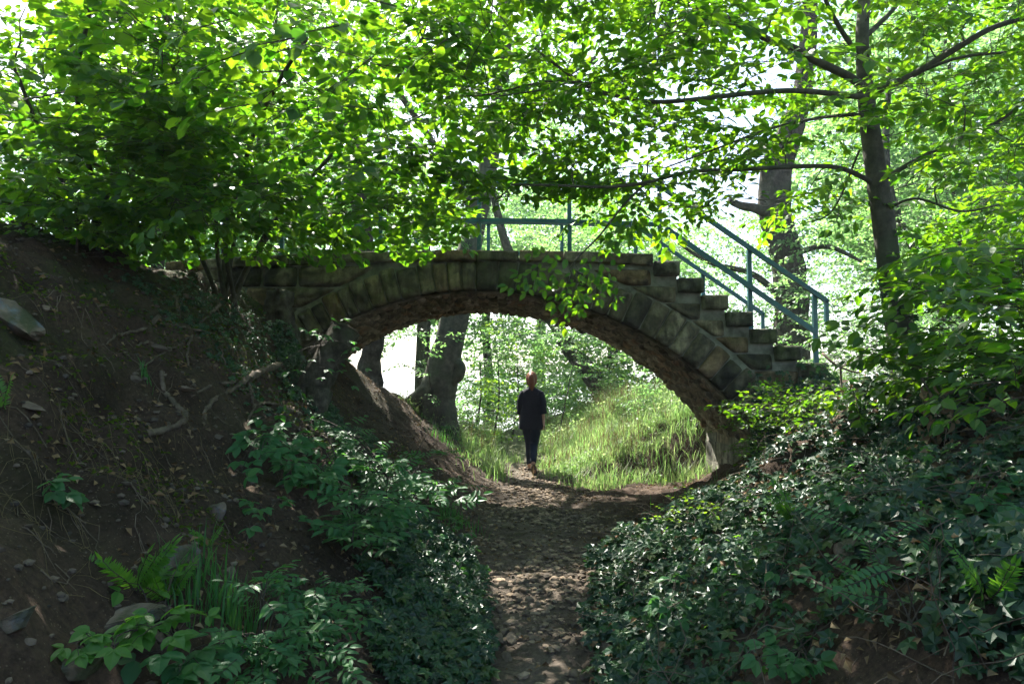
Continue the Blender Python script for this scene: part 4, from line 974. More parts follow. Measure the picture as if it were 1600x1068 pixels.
def left_mask(x, y):
    best = np.full(len(x), -9.)
    for i in range(len(cl)-1):
        a, b = cl[i], cl[i+1]; t = np.clip(((x-a[0])*(b-a)[0]+(y-a[1])*(b-a)[1])/np.dot(b-a, b-a), 0, 1); d = np.hypot(x-a[0]-t*(b-a)[0], y-a[1]-t*(b-a)[1]); w = wd[i]*(1-t)+wd[i+1]*t
        best = np.maximum(best, w-d)
    return (best+.1*nz(x, y, 3.3, 2) > 0)*np.clip(.8+.7*nz(x, y, 2.2, 14), .1, 1)
x, y = scatter(34000, -2.8, .2, 2.6, 7.7, 803, left_mask)
carpet('ivy', 'ivy strip spilling down the left bank to the path', x, y, .072, IV, M_ivy, 804, .09, tilt=.38, lump=.12)
x, y = scatter(5200, .2, 6.0, 1.3, 7.9, 806, lambda x, y: ((x-edge_right(y)+.05) > 0)*1.0)
carpet('leaf_litter', 'curled dead leaves caught in the right ivy', x, y, .045, leaf_tpl(.6, .25, .4, .45, 1), M_dead, 807, .12, .2, .7, lump=.14)
x, y = scatter(2600, .2, 6.0, 1.3, 7.9, 808, lambda x, y: ((x-edge_right(y)+.05) > 0)*np.clip(.3+nz(x, y, 2, 77), 0, 1))
carpet('ivy', 'fresh pale green ivy shoots between the dark leaves on the right bank', x, y, .045, IV, M_mid, 809, .14, tilt=.5, lump=.15)
# ivy climbing the slender tree's foot and the pier
r = rs(805); n = 420; t = r.rand(n)**2.2*.8; tp, tr = smooth_path([P(*p) for p in trunk[:5]], rad[:5], 60); k = (t*59).astype(int); a = r.uniform(0, 6.28, n); dv = np.stack([np.cos(a), np.sin(a), 0*a], -1)
V, T = stamp(IV[0], IV[1], frames(np.stack([r.randn(n)*.5, r.randn(n)*.5, -np.ones(n)], -1), dv+r.randn(n, 3)*.35)*(.055*(.6+.6*r.rand(n)))[:, None, None], tp[k]+dv*(tr[k]+.01+.05*r.rand(n))[:, None])
tag(mesh_obj('ivy', V, T, M_ivy), 'ivy climbing the foot of the slender tree', kind='stuff')
n = 2600; xx = r.uniform(2.75, 3.75, n); zz = r.uniform(.4, 1.75, n); k = zz < 1.0+.5*(xx-2.5)+.3*r.randn(n); xx, zz = xx[k], zz[k]; n = len(xx)
V, T = stamp(IV[0], IV[1], frames(np.stack([r.randn(n)*.6, -.2*np.ones(n), -np.ones(n)], -1), np.stack([r.randn(n)*.4, -np.ones(n), .4+r.randn(n)*.3], -1))*(.055*(.6+.6*r.rand(n)))[:, None, None], np.stack([xx, 7.93-.12*r.rand(n), zz], -1))
tag(mesh_obj('ivy', V, T, M_ivy), 'ivy climbing the wall under the lowest steps', kind='stuff')
V, T = [], None
for i, (px, py, n, s) in enumerate(((400, 520, 900, .45), (350, 560, 420, .35), (330, 500, 160, .2), (250, 470, 200, .4), (1130, 700, 300, .3))):
    g = ground_at(px, py, 4, 9) ; rr = rs(820+i); x = g[0]+rr.randn(n)*s; y = g[1]+rr.randn(n)*s*.6
    k = ~((y > 7.9) & (y < 10.5)); carpet('ivy', ['ivy spilling over the ridge below the left end of the bridge', 'small ivy patch with pale leaves on the bare left bank', 'ivy around the foot of the hazel stems', 'thin ivy under the crest of the left bank', 'ivy at the foot of the grey pier'][i], x[k], y[k], .045, IV, M_ivy, 830+i, .05)
# leaf litter
x, y = scatter(30000, -5, 6, 1.2, 13, 840, lambda x, y: np.clip(.5+.8*nz(x, y, 1.3, 3), .08, 1)*np.where(np.abs(x-.25) < .5, .4, 1))
carpet('leaf_litter', 'brown dead leaves scattered on the soil', x, y, .038, leaf_tpl(.6, .2, .35, .45, 1), M_dead, 841, .012, .1, .6, lump=0)
x, y = scatter(26000, -4.5, -1.2, 1.4, 8, 845, lambda x, y: np.clip(1.6*nz(x, y, 1.2, 31), 0, 1))
carpet('moss', 'low dark moss in patches on the left bank', x, y, .03, leaf_tpl(.5, .12, .3, .45, 1), M_moss, 846, .012, .1, .9, lump=0)
# gravel
def ico(sub):
    import bmesh
    b = bmesh.new(); bmesh.ops.create_icosphere(b, subdivisions=sub, radius=1); b.verts.ensure_lookup_table()
    V = np.array([v.co[:] for v in b.verts]); T = np.array([[v.index for v in f.verts] for f in b.faces]); b.free(); return V, T
ICO1, ICO2, ICO3 = ico(1), ico(2), ico(4)
def rock_mesh(seed, sub=3, cuts=15, sc=(1, .8, .55), rough=.04):
    r = rs(seed); V = {1: ICO1, 2: ICO2, 3: ICO3}[sub][0].copy(); T = {1: ICO1, 2: ICO2, 3: ICO3}[sub][1]
    for _ in range(cuts):
        n = unit(r.randn(3)); d = r.uniform(.45, .8); s = V@n; V = V-np.outer(np.clip(s-d, 0, None), n)
    if sub > 1:
        V = V*(1+rough*1.6*fbm(V*3.5+seed, 4)[:, None]); ly = V[:, 2]*7+.6*vnoise(V*2+seed); V[:, :2] *= (1+.012*(np.floor(ly) % 2)+.03*vnoise(V*9+seed))[:, None]
    return V*np.array(sc), T
def stones(name, label, n, xr, yr, sz, seed, keep, m=M_rock):
    r = rs(seed); x, y = scatter(n, *xr, *yr, seed, keep); n = len(x); pick = r.randint(0, 5, n); mb = MB()
    for k in range(5):
        V, T = rock_mesh(seed+k, 1, 5, (1, .8, .6)); q = pick == k; a = r.uniform(0, 6.28, q.sum()); c, s = np.cos(a), np.sin(a); z0_ = 0*c; S_ = (sz[0]+(sz[1]-sz[0])*r.rand(q.sum())**1.9)[:, None, None]
        M = np.stack([np.stack([c, s, z0_], -1), np.stack([-s, c, z0_], -1), np.stack([z0_, z0_, z0_+1], -1)], 1)*S_
        A, B = stamp(V, T, M, np.stack([x[q], y[q], H(x[q], y[q])+S_[:, 0, 0]*.15], -1)); mb.add(A, B)
    return tag(mb.build(name, m), label, kind='stuff')
pathk = lambda x, y: np.exp(-((x-.22-.02*(y-5))/(.42+.04*(y-3)))**2)
stones('gravel', 'small stones and grit worn loose on the path', 34000, (-1.4, 2.2), (1.6, 12.5), (.008, .045), 850, lambda x, y: pathk(x, y)*np.clip(.6+nz(x, y, 2), .1, 1), M_grit)
stones('gravel', 'grit and crumbs of stone lying on the left bank', 14000, (-4.5, -.6), (1.4, 12.5), (.005, .028), 860, lambda x, y: .5+0*x)
# loose stones one can point at
def place_rock(name, label, pos, size, seed, m=M_rock, rot=(0, 0, 0), sc=(1, .8, .55), group=None, sub=3, cuts=15, sink=.25, cat='stone'):
    V, T = rock_mesh(seed, sub, cuts, sc); o = mesh_obj(name, V*size, T, m, smooth=False)
    o.location = (float(pos[0]), float(pos[1]), float(pos[2]+size*sc[2]*(1-2*sink)*.6)); o.rotation_euler = rot; return tag(o, label, cat, group)
for (px, py, s, sd, lab, sc) in ((952, 1025, .085, 901, 'tawny angular stone at the right verge of the path near the bottom edge', (1, .7, .75)),
    (775, 1008, .075, 902, 'larger grey block in the stone heap left of the path', (1, .8, .7)), (800, 1003, .065, 903, 'slanting stone leaning on the grey block left of the path', (1, .6, .6)),
    (792, 1030, .045, 904, 'pale stone in front of the leaning pair left of the path', (1, .8, .6)), (800, 974, .07, 905, 'flat brown stone above the small heap left of the path', (1, .6, .35)),
    (912, 766, .2, 906, 'flat slab at the right side of the path by the grass', (1.1, .7, .16)), (820, 912, .045, 907, 'rounded stone on the left half of the path', (1, .8, .7)),
    (858, 953, .04, 908, 'lone small stone in the middle of the path near the bottom', (1, .8, .6)), (893, 890, .035, 909, 'small grey stone toward the right side of the path', (1, .8, .6)),
    (738, 895, .06, 910, 'rounded stone lying in the left ivy strip', (1, .8, .7)), (818, 870, .05, 911, 'flat stone at the narrow part of the path', (1, .7, .5)),
    (960, 845, .07, 912, 'pale flat stone where the right ivy begins', (1.2, .6, .2)), (810, 1058, .05, 913, 'flat stone at the bottom edge left of centre', (1, .7, .35)), (680, 1060, .04, 914, 'stone at the bottom edge beside the left ivy', (1, .7, .5))):
    g = ground_at(px, py); place_rock('stone', lab, g, s, sd, rot=(.1, .1, sd), sc=sc)
r = rs(930); protos_ = []
for i in range(60):
    y_ = r.uniform(3.0, 9.5); x_ = .22+.02*(y_-5)+r.randn()*(.22+.03*y_); z_ = Hs(x_, y_)
    if i < 6: o = place_rock('stone', 'small brown stone bedded loose in the path', (x_, y_, z_), .03, 940+i, group='small brown stones strewn over the path', sub=2, sc=(1, .8, .6)); protos_.append(o)
    else: o = protos_[i % 6].copy(); C.objects.link(o); o.location = (x_, y_, z_+.006)
    s = r.uniform(.6, 1.5); o.scale = (s, s, s*.8); o.rotation_euler = (0, 0, r.uniform(0, 6.28))
# rocks of the left bank
for (px, py, s, sd, lab, sc, rot, m) in ((8, 500, .26, 951, 'grey boulder jutting from the bank at the left edge', (1.2, .8, .45), (.2, .5, .3), M_slate),
    (270, 895, .15, 952, 'bluish slab of slate standing above the bright bramble', (1.1, .5, .75), (.2, -.4, .5), M_slate), (335, 805, .10, 953, 'leaning wedge of slate on the bare soil', (.7, .5, 1.1), (.1, .5, .2), M_slate),
    (190, 985, .17, 954, 'broad mossy rock under the small bright seedling', (1.4, .8, .5), (.3, -.3, .1), M_slate), (110, 1045, .13, 955, 'lichen blue slate in the lower left corner', (1.5, .8, .4), (.2, -.2, 0), M_slate),
    (250, 1010, .13, 956, 'dark rock right of the mossy one at the bottom edge', (1, .8, .8), (.1, .3, .9), M_slate), (20, 990, .09, 957, 'layered rock at the left edge near the bottom', (1.3, .8, .4), (.2, -.4, 0), M_slate),
    (355, 900, .055, 958, 'small pyramid stone on the bare soil', (1, .8, .8), (0, 0, .4), M_rock), (395, 740, .06, 959, 'rough stone high on the bare soil', (1, .8, .6), (0, .3, .4), M_rock),
    (210, 598, .06, 960, 'pale stone left of the winding root', (1, .7, .5), (.2, .3, .1), M_rock), (245, 548, .09, 961, 'long flat stone under the crest roots', (1.5, .6, .4), (.1, .1, .1), M_rock),
    (285, 610, .10, 962, 'flat stone beside the winding root', (1.4, .6, .35), (.1, .1, .0), M_rock), (45, 635, .10, 963, 'flat buried stone at the left under the moss', (1.6, .7, .3), (.1, .3, .0), M_rock),
    (70, 492, .05, 964, 'small lit stone beside the boulder', (1, .7, .5), (0, .3, 0), M_rock), (37, 530, .035, 965, 'pinkish pebble below the boulder', (1, .8, .7), (0, 0, 0), M_rock),
    (340, 690, .05, 966, 'stone under the trailing roots', (1, .7, .5), (0, .2, 0), M_rock), (300, 470, .12, 967, 'stone ledge just under the hazel stems', (1.5, .7, .4), (0, .2, .2), M_rock), (1330, 880, .16, 968, 'moss capped stump-like stone rising from the right ivy', (.8, .8, 1.3), (0, .1, 0), M_slate)):
    g = ground_at(px, py); place_rock('rock', lab, g, s*(.72 if s > .09 else .85), sd, m, rot, sc, cat='rock', sink=.42)
# rubble course of slate outcrop at lower left
# sticks and dry stems
def wiggle(mb, p0, d, L, rad, r, n=7, hug=True, wob=.35, k=4):
    pts = [np.array(p0, float)]; d = unit(d)
    for i in range(n):
        d = unit(d+r.randn(3)*wob*np.array((1, 1, .4))); q = pts[-1]+d*L/n
        if hug: q[2] = Hs(q[0], q[1])+rad+.004
        pts.append(q)
    tube(mb, pts, np.linspace(rad, rad*.5, n+1), k, cap=False)
r = rs(970); mb = MB()
for i in range(420):
    y_ = r.uniform(2.2, 10); x_ = r.randn()*.6+.2 if i % 3 else r.uniform(-3.5, 2.5)
    wiggle(mb, (x_, y_, Hs(x_, y_)+.006), (r.randn(), r.randn()*.6, 0), r.uniform(.06, .3), r.uniform(.0012, .003), r, 5, wob=.3)
tag(mb.build('twig_litter', M_rootb, smooth=True), 'thin curved twigs and dry stalks strewn over the ground', kind='stuff')
mb = MB()
for i in range(420):
    y_ = r.uniform(1.8, 7.6); x_ = r.uniform(edge_right(y_), 3.6); p = np.array((x_, y_, Hs(x_, y_)+.06)); pts = [p]; d = np.array((r.randn(), r.randn()*.6, .35))
    for k in range(6):
        d = unit(d+r.randn(3)*.3+np.array((0, 0, -.05))); q = pts[-1]+d*r.uniform(.04, .11); q[2] = max(q[2], Hs(q[0], q[1])+.05); pts.append(q)
    tube(mb, pts, np.linspace(.0028, .0012, 7), 4, cap=False)
tag(mb.build('dry_stems', M_rootb, smooth=True), 'thin pale trailing stems over the right ivy', kind='stuff')
# hanging dry grass and rootlets on the left bank
mb = MB()
for i in range(75):
    px, py = r.uniform(20, 480), r.uniform(420, 900); g = ground_at(px, py)
    if g[1] > 7.8: continue
    wiggle(mb, g, (r.randn(), r.randn()*.4, -.3), r.uniform(.12, .4), r.uniform(.0012, .0036), r, 9, wob=.38, k=5)
tag(mb.build('rootlets', M_rootb, smooth=True), 'thin bared rootlets crossing the brown soil of the left bank', kind='stuff')
mb = MB()
for (px, py, n, L) in ((185, 725, 38, .3), (60, 720, 26, .3), (130, 870, 12, .3), (250, 740, 22, .25), (320, 790, 14, .2), (20, 800, 14, .25), (160, 700, 20, .3), (300, 700, 12, .2), (400, 600, 12, .25), (90, 640, 14, .2)):
    g = ground_at(px, py)
    for i in range(n):
        p = g+np.array((r.randn()*.14, r.randn()*.08, .03)); p[2] = Hs(p[0], p[1])+.02; pts = [p]; d = unit(np.array((r.randn()*.5+.35, -.6+r.randn()*.3, .3)))
        for k in range(6):
            d = unit(d+np.array((0.02, 0, -.5))+r.randn(3)*.15); q = pts[-1]+d*L*r.uniform(.1, .24); q[2] = max(q[2], Hs(q[0], q[1])+.008); pts.append(q)
        tube(mb, pts, np.linspace(.0011, .0005, 7), 3, cap=False)
tag(mb.build('dry_grass', M_straw), 'matted dry grass and rootlets hanging on the mossy left bank', kind='stuff')
# grass beyond the bridge
def blades(name, label, x, y, hmin, hmax, m, seed, lean=.35, wid=.006, kind='stuff'):
    r = rs(seed); n = len(x); h = hmin+(hmax-hmin)*r.rand(n)**1.6*np.clip(.75+.8*nz(x, y, 1.7, 70), .25, 1.5); a = r.uniform(0, 6.28, n); w = wid*(.6+.8*r.rand(n)); z = H(x, y)-.01
    b = np.stack([x, y, z], -1); dv = np.stack([np.cos(a), np.sin(a), 0*a], -1); sv = np.stack([-np.sin(a), np.cos(a), 0*a], -1); l = (lean*r.rand(n)*h)[:, None]; up = np.array((0, 0, 1.0)); hh = h[:, None]; ww = w[:, None]
    V = np.stack([b-sv*ww, b+sv*ww, b+dv*l*.3+up*hh*.55-sv*ww*.8, b+dv*l*.3+up*hh*.55+sv*ww*.8, b+dv*l+up*hh*(.95)], 1)
    T = np.array([(0,1,3),(0,3,2),(2,3,4)])[None]+(np.arange(n)*5)[:, None, None]
    return tag(mesh_obj(name, V.reshape(-1, 3), T.reshape(-1, 3), m), label, kind=kind)
keepg = lambda x, y: np.clip((np.abs(x-.12)-.32-.25*nz(x, y, 1.5, 5))*4, 0, 1)*np.where((x < -.4) & (y < 12.6), np.clip((x+1.0)*1.5, 0, 1)*.5, 1)*np.clip((x-(-2.2))*2, 0, 1)
x, y = scatter(100000, -2.5, 5.5, 9.8, 20, 980, lambda x, y: keepg(x, y)*np.where(y < 10.8, np.where(x > .9, .5, .1), 1)*np.where(y > 16, .6, 1)); blades('grass', 'tall sunlit grass on the slope and clearing beyond the arch', x, y, .08, .36, M_grass, 981, 1.3, .0045)
x, y = scatter(16000, -2.5, 5.5, 10.8, 19, 982, lambda x, y: keepg(x, y)*np.clip(.4+nz(x, y, 1.1, 50), 0, 1)); blades('dry_grass', 'straw coloured seeding grass standing in the clearing', x, y, .25, .7, M_straw, 983, .9, .004)
x, y = scatter(30000, -2.5, 5.5, 10.8, 19, 984, lambda x, y: keepg(x, y)*np.clip(.3+1.3*nz(x, y, .9, 60), 0, 1)); carpet('weeds', 'broad leaved weeds growing low among the sunlit grass', x, y, .06, leaf_tpl(.6, .1, .2, .45, 1), M_weed, 985, .3, .2, .8, lump=.1)
for i, (px, py, n, s, hh, lab) in enumerate(((712, 815, 140, .12, .3, 'tuft of thin grass at the left verge of the path'), (335, 960, 160, .10, .22, 'tuft of long grass below the bare soil at the lower left'), (690, 690, 90, .15, .25, 'grass tuft at the foot of the leaning grey tree'), (228, 592, 24, .02, .14, 'few upright green blades on the bare left bank'), (1085, 775, 100, .15, .22, 'grass tuft in front of the grey pier'), (800, 722, 120, .12, .3, 'grass tuft left of the feet of the person'))):
    g = ground_at(px, py); rr = rs(990+i); x = g[0]+rr.randn(n)*s; y = g[1]+rr.randn(n)*s
    o = blades('grass_tuft', lab, x, y, hh*.5, hh, M_herb if i != 5 else M_grass, 995+i, .7, .0035, None); o['category'] = 'grass tuft'

# ------------------------------------------------------------------ stumps and roots on the left
def roots(name, label, paths, r0, m=M_rootb, hug=True, cat='root'):
    mb = MB()
    for q, a, b in paths:
        L = []
        for p in q:
            g = ground_at(*p) if hug else P(*p); L.append(g+np.array((0, -.0, -.002 if hug else 0)))
        pp, rr = smooth_path(L, np.linspace(a, b, len(L))*.8, len(L)*7); pp = pp+rs(len(q)).randn(*pp.shape)*.004; tube(mb, pp, rr, 10, bark=.3, seed=len(q))
    o = mb.build(name, m, smooth=True); return tag(o, label, cat)
roots('exposed_root', 'thick pale root winding in an S down the bare left bank', [([(252,585),(256,612),(268,632),(288,648),(284,664),(262,672),(232,680)], .02, .024)], 0)
roots('exposed_root', 'long root running from the leaning trunk across the bank', [([(440,570),(410,580),(385,595),(360,612),(335,625),(320,650),(318,672)], .04, .014), ([(385,585),(360,597),(330,603),(300,620)], .022, .01)], 0)
roots('exposed_root', 'root lying level under the crest of the left bank', [([(248,505),(225,515),(200,525),(180,528),(165,540)], .018, .008), ([(255,505),(290,514),(320,520),(340,524)], .014, .008)], 0)
roots('exposed_root', 'short pale root below the level roots', [([(208,546),(230,540),(250,543),(272,543)], .012, .008)], 0)
roots('exposed_root', 'root hanging straight down beside the leaning trunk', [([(388,600),(394,620),(396,645)], .018, .01), ([(420,610),(435,630),(448,648)], .022, .012)], 0)
roots('exposed_root', 'forked root creeping down from the hazel stems over the bank', [([(345,480),(320,500),(300,530),(292,560),(300,590)], .018, .006), ([(300,530),(275,545),(240,560),(215,580)], .011, .005), ([(340,490),(350,520),(345,550),(355,585)], .014, .005)], 0)
roots('exposed_root', 'root spreading from the foot of the sawn trunk toward the path', [([(470,650),(450,640),(425,632),(400,640),(385,665)], .026, .010), ([(478,665),(500,680),(520,690)], .02, .010)], 0)
roots('exposed_root', 'root bow lit by the sun beneath the hazel stems', [([(366,482),(372,500),(385,515),(394,524)], .014, .008)], 0)
# sawn leaning trunk
rt = root('sawn_trunk', P(478, 640, 7.0), 'leaning trunk sawn off flat in front of the left foot of the arch', 'tree stump')
pts = [P(462, 690, 6.9), P(468, 650, 6.9), P(482, 615, 6.9), P(505, 575, 6.95), P(532, 528, 7.05), P(541, 512, 7.08)]
mb = MB(); pp, rr = smooth_path(pts, [.21, .17, .165, .165, .155, .15], 46); tube(mb, pp, rr, 34, bark=.10, seed=5, cap=False, flute=.04); 
tube(mb, [P(478, 630, 6.9), P(455, 655, 6.8), P(440, 690, 6.7)], [.12, .08, .04], 12, bark=.1); tube(mb, [P(500, 610, 6.8), P(492, 650, 6.7), P(486, 690, 6.6)], [.13, .10, .07], 12, bark=.1, seed=3)
mb.build('trunk', M_oak, rt, True); mb = MB(); ax = unit(pp[-1]-pp[-3]); tube(mb, [pp[-1]-ax*.004, pp[-1]+ax*.006], [.148, .138], 34, bark=.0); mb.build('cut_face', M_cutwood, rt)
rt = root('tree_stub', P(440, 560, 7.55), 'upright mossy stub pressed against the wall left of the arch', 'tree stump')
mb = MB(); tube(mb, *smooth_path([P(448, 590, 7.4), P(442, 550, 7.45), P(438, 500, 7.5), P(438, 458, 7.55)], [.24, .18, .155, .13], 44), 34, bark=.2, seed=9, flute=.10); mb.build('trunk', M_oak, rt, True)
# dead branch at the stair foot and withered leaf bundle
mb = MB()
for q, a, b in (([(1285,552,6.0),(1300,565,5.9),(1313,573,5.85),(1340,582,5.8),(1352,575,5.8)], .012, .006), ([(1313,573,5.85),(1315,600,5.85),(1320,645,5.8)], .010, .005), ([(1313,573,5.85),(1335,565,5.9),(1352,554,6.0)], .008, .003)):
    tube(mb, *smooth_path([P(*p) for p in q], np.linspace(a, b, len(q)), 20), 6, bark=.1)
tag(mb.build('dead_branch', M_rootb, smooth=True), 'bare forked dead branch beside the lowest step', 'branch')
r = rs(1010); n = 150; O = np.stack([r.uniform(1435, 1500, n), r.uniform(600, 780, n)], -1); O = np.array([P(a, b, 3.9+.3*r.rand()) for a, b in O])
V, T = stamp(*leaf_tpl(.4, .25, .5, .5, 3), frames(np.stack([r.randn(n)*.4, r.randn(n)*.4, -np.ones(n)], -1), r.randn(n, 3))*(.055*(.6+.7*r.rand(n)))[:, None, None], O)
rt = root('withered_branch', O.mean(0), 'withered branch of curled brown leaves hanging below the slender tree', 'branch')
mb = MB(); tube(mb, *smooth_path([P(1440,590,4.2), P(1465,640,4.1), P(1460,700,4.0), P(1480,790,3.9)], [.008,.006,.004,.002], 20), 5); mb.build('twig', M_twig, rt); mesh_obj('leaves', V, T, M_dead, rt)

# ------------------------------------------------------------------ the person
G = P(831, 735, 11.6); gx_, gy_ = G[0], 11.6; gz = Hs(gx_, gy_)
per = root('person', (gx_, gy_, gz), 'person in loose black tunic and dark jeans walking away beyond the arch', 'person')
def pm(name, col, rough=.8, var=.15):
    return solid_mat(name, lambda nt: mixc(nt, 1, col, ramp(nt, noise(nt, 60, 4), [(.3, (1-var,)*3), (.7, (1+var,)*3)]), 'MULTIPLY'), rough, .25)
M_skin = pm('skin', (.50, .30, .22), .55, .05); M_hair = pm('auburn_hair', (.17, .058, .026), .5, .35); M_tunic = pm('black_knit', (.014, .015, .022), .9, .35); M_jean = pm('dark_denim', (.012, .020, .036), .85); M_shoe = pm('brown_leather', (.06, .04, .028), .6); M_strap = pm('tan_strap', (.20,.13,.08), .6)
J = {'pel': (0, 0, .90, .12), 'bel': (0, 0, 1.06, .115), 'che': (0, 0, 1.22, .125), 'uch': (0, 0, 1.33, .10), 'nb': (0, 0, 1.41, .052), 'nk': (0, .01, 1.46, .048), 'hl': (0, .015, 1.52, .062), 'hm': (0, .01, 1.575, .083), 'ht': (0, .0, 1.63, .066),
     'hipL': (-.085, 0, .86, .085), 'kneL': (-.06, .20, .49, .045), 'ankL': (-.062, .30, .10, .036), 'balL': (-.07, .42, .035, .032), 'toeL': (-.075, .49, .025, .022), 'heeL': (-.06, .27, .045, .03),
     'hipR': (.085, 0, .86, .085), 'kneR': (.035, .03, .47, .045), 'ankR': (.045, -.27, .19, .036), 'balR': (.055, -.20, .05, .032), 'toeR': (.06, -.16, .025, .022), 'heeR': (.045, -.30, .165, .03)}
E = [('pel','bel'),('bel','che'),('che','uch'),('uch','nb'),('nb','nk'),('nk','hl'),('hl','hm'),('hm','ht'),('pel','hipL'),('hipL','kneL'),('kneL','ankL'),('ankL','balL'),('balL','toeL'),('ankL','heeL'),('pel','hipR'),('hipR','kneR'),('kneR','ankR'),('ankR','balR'),('balR','toeR'),('ankR','heeR')]
for s, n in ((-1, 'L'), (1, 'R')):
    J['sh'+n] = (s*.13, 0, 1.325, .040); J['el'+n] = (s*.195, -.02-.03*s, 1.09, .036); J['wr'+n] = (s*.205, -.08*s+.02, .89, .024); J['pa'+n] = (s*.207, -.10*s+.02, .835, .026)
    E += [('uch', 'sh'+n), ('sh'+n, 'el'+n), ('el'+n, 'wr'+n), ('wr'+n, 'pa'+n)]
    for f in range(4):
        yo = -.105*s-.01+f*.019; L = (.062, .075, .08, .07)[f]
        J[f'k{f}{n}'] = (s*.208, yo, .80, .010); J[f'm{f}{n}'] = (s*.204, yo+.006, .80-L*.5, .0085); J[f't{f}{n}'] = (s*.194, yo+.012, .80-L, .007)
        E += [('pa'+n, f'k{f}{n}'), (f'k{f}{n}', f'm{f}{n}'), (f'm{f}{n}', f't{f}{n}')]
    J['th1'+n] = (s*.196, .05-.10*s, .835, .011); J['th2'+n] = (s*.188, .06-.10*s, .79, .009); E += [('pa'+n, 'th1'+n), ('th1'+n, 'th2'+n)]
names = list(J); me = bpy.data.meshes.new('body'); me.from_pydata([J[k][:3] for k in names], [(names.index(a), names.index(b)) for a, b in E], [])
body = bpy.data.objects.new('body', me); C.objects.link(body); body.parent = per
sm = body.modifiers.new('skin', 'SKIN'); me.skin_vertices if False else None
sv = me.skin_vertices[0].data if me.skin_vertices else None
if sv is None:
    bpy.context.view_layer.objects.active = body; 
    try: bpy.ops.mesh.customdata_skin_add()
    except Exception: pass
    sv = me.skin_vertices[0].data
for k, v in enumerate(names): sv[k].radius = (J[v][3], J[v][3]); sv[k].use_root = (v == 'pel')
sm.use_smooth_shade = True; ss = body.modifiers.new('sub', 'SUBSURF'); ss.levels = 1; ss.render_levels = 2; me.materials.append(M_skin)
def loft(mb, rings, k=24, wob=0, seed=0, cap=True):
    """rings: (cx, cy, z, rx, ry)"""
    a = np.linspace(0, 2*math.pi, k, endpoint=False); V = []
    for i, (cx, cy, z, rx, ry) in enumerate(rings):
        w = 1+wob*(np.sin(a*6+seed+i*.25)+.6*np.sin(a*9+seed*2+i*.2))*min(1, i/4)
        V.append(np.stack([cx+rx*w*np.cos(a), cy+ry*w*np.sin(a), np.full(k, z)], -1))
    n = len(rings); V = np.concatenate(V); i = np.arange(n-1)[:, None]; j = np.arange(k)[None]; j2 = (j+1) % k
    A, B, Cc, Dd_ = i*k+j, i*k+j2, (i+1)*k+j2, (i+1)*k+j
    T = np.concatenate([np.stack([A, B, Cc], -1).reshape(-1, 3), np.stack([A, Cc, Dd_], -1).reshape(-1, 3)]); mb.add(V+np.array((gx_, gy_, gz)), T)
mb = MB(); loft(mb, [(0,0,1.445,.058,.055),(0,0,1.425,.075,.068),(0,0,1.405,.115,.085),(0,0,1.38,.158,.098),(0,0,1.34,.182,.112),(0,0,1.26,.19,.122),(0,0,1.15,.188,.124),(0,0,1.02,.188,.128),(0,0,.92,.198,.135),(0,0,.84,.212,.142),(-.004,0,.775,.225,.148),(-.006,0,.735,.222,.146)], 32, .028, 1)
for s in (-1, 1): tube(mb, np.array([(s*.08, 0, 1.36), (s*.14, 0, 1.325), (s*.175, -.01, 1.2), (s*.188, -.015-.03*s, 1.09), (s*.198, -.05*s, .985)])+np.array((gx_, gy_, gz)), [.05, .070, .070, .064, .058], 16, cap=False, bark=.03)
mb.build('tunic', M_tunic, per, True)
mb = MB(); loft(mb, [(0,0,.95,.15,.11),(0,0,.88,.165,.125),(0,0,.80,.168,.128),(0,0,.74,.15,.12)], 24)
for n in 'LR':
    h, k_, a_ = (np.array(J[q+n][:3]) for q in ('hip', 'kne', 'ank')); q = [h+(0, 0, .02), h*.6+k_*.4, k_, k_*.5+a_*.5, a_+(0, 0, .02)]
    tube(mb, *smooth_path(np.array(q)+np.array((gx_, gy_, gz)), [.100, .090, .070, .060, .048], 22), 18, bark=.03, seed=3)
mb.build('jeans', M_jean, per, True)
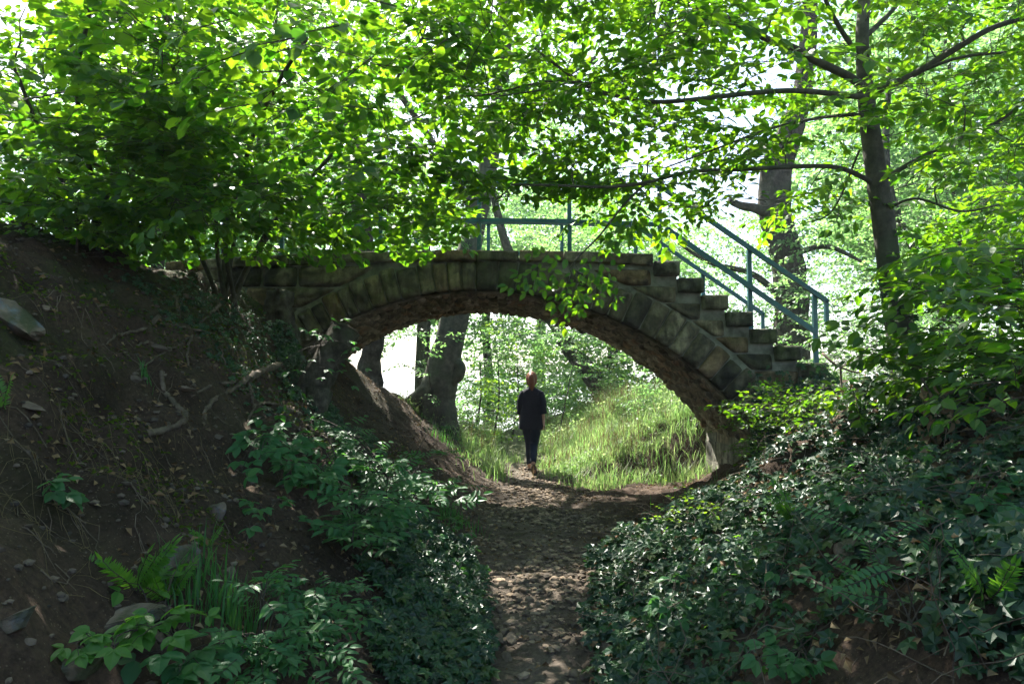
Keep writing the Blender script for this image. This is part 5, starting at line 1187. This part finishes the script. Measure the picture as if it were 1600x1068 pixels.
mb = MB(); base = np.array((gx_, gy_, gz)); V = ICO3[0].copy()*np.array((.094, .108, .122)); k = (V[:, 1] < .045) | (V[:, 2] > .03)
V[:, 2] = np.where(V[:, 1] < 0, V[:, 2]*1.08, V[:, 2]); V = V*(1+.02*np.sin(V[:, 0]*400))[:, None]*np.where(k, 1.04, .86)[:, None]; mb.add(V+base+(0, .005, 1.575), ICO3[1])
tube(mb, *smooth_path(base+np.array([(0, -.07, 1.63), (.002, -.125, 1.62), (.004, -.135, 1.56), (.008, -.12, 1.49), (.012, -.105, 1.43), (.016, -.10, 1.38)]), [.036, .05, .056, .05, .036, .008], 22), 16, bark=.08, flute=.06)
mb.build('hair', M_hair, per, True)
for n, hf, bf in (('L', (-.06, .25, .03), (-.072, .50, .016)), ('R', (.045, -.318, .165), (.06, -.16, .006))):
    mb = MB(); h = np.array(hf); t = np.array(bf); ax = t-h; up = (0, -.8, .6) if n == 'R' else (0, 0, 1)
    nn = 9
    for i in range(nn-1):
        f0, f1 = i/(nn-1), (i+1)/(nn-1); w = .030+.016*math.sin(math.pi*min(1, f0*1.05))
        bar(mb, base+h+ax*f0, base+h+ax*f1*1.002, w*2, .022, up)
    o = mb.build('sandal', M_shoe, per); a_ = np.array(J['ank'+n][:3]); s_ = MB()
    for kk in range(2):
        c = a_*(1-.35*kk)+t*(.35*kk) if kk else a_; th = np.linspace(0, 2*math.pi, 15); tube(s_, base+c+np.stack([.044*np.cos(th), .044*np.sin(th)*.9, -.01+.02*kk+0*th], -1), np.full(15, .006), 5, cap=False)
    s_.build('strap', M_strap, o)
# ------------------------------------------------------------------ air
m, nt, out = mat('misty_air'); v = nt.nodes.new('ShaderNodeVolumePrincipled'); v.inputs['Color'].default_value = (.90, .96, 1, 1); v.inputs['Density'].default_value = .0009; v.inputs['Anisotropy'].default_value = .2
nt.links.new(v.outputs[0], out.inputs['Volume'])
mb = MB(); box(mb, (-2960, -75, -6.0), (2960, 2960, 17.5)); hz_ = mb.build('haze', m); tag(hz_, 'pale summer haze in the air of the wood', kind='stuff')
per.rotation_euler = (0, 0, math.radians(-6))
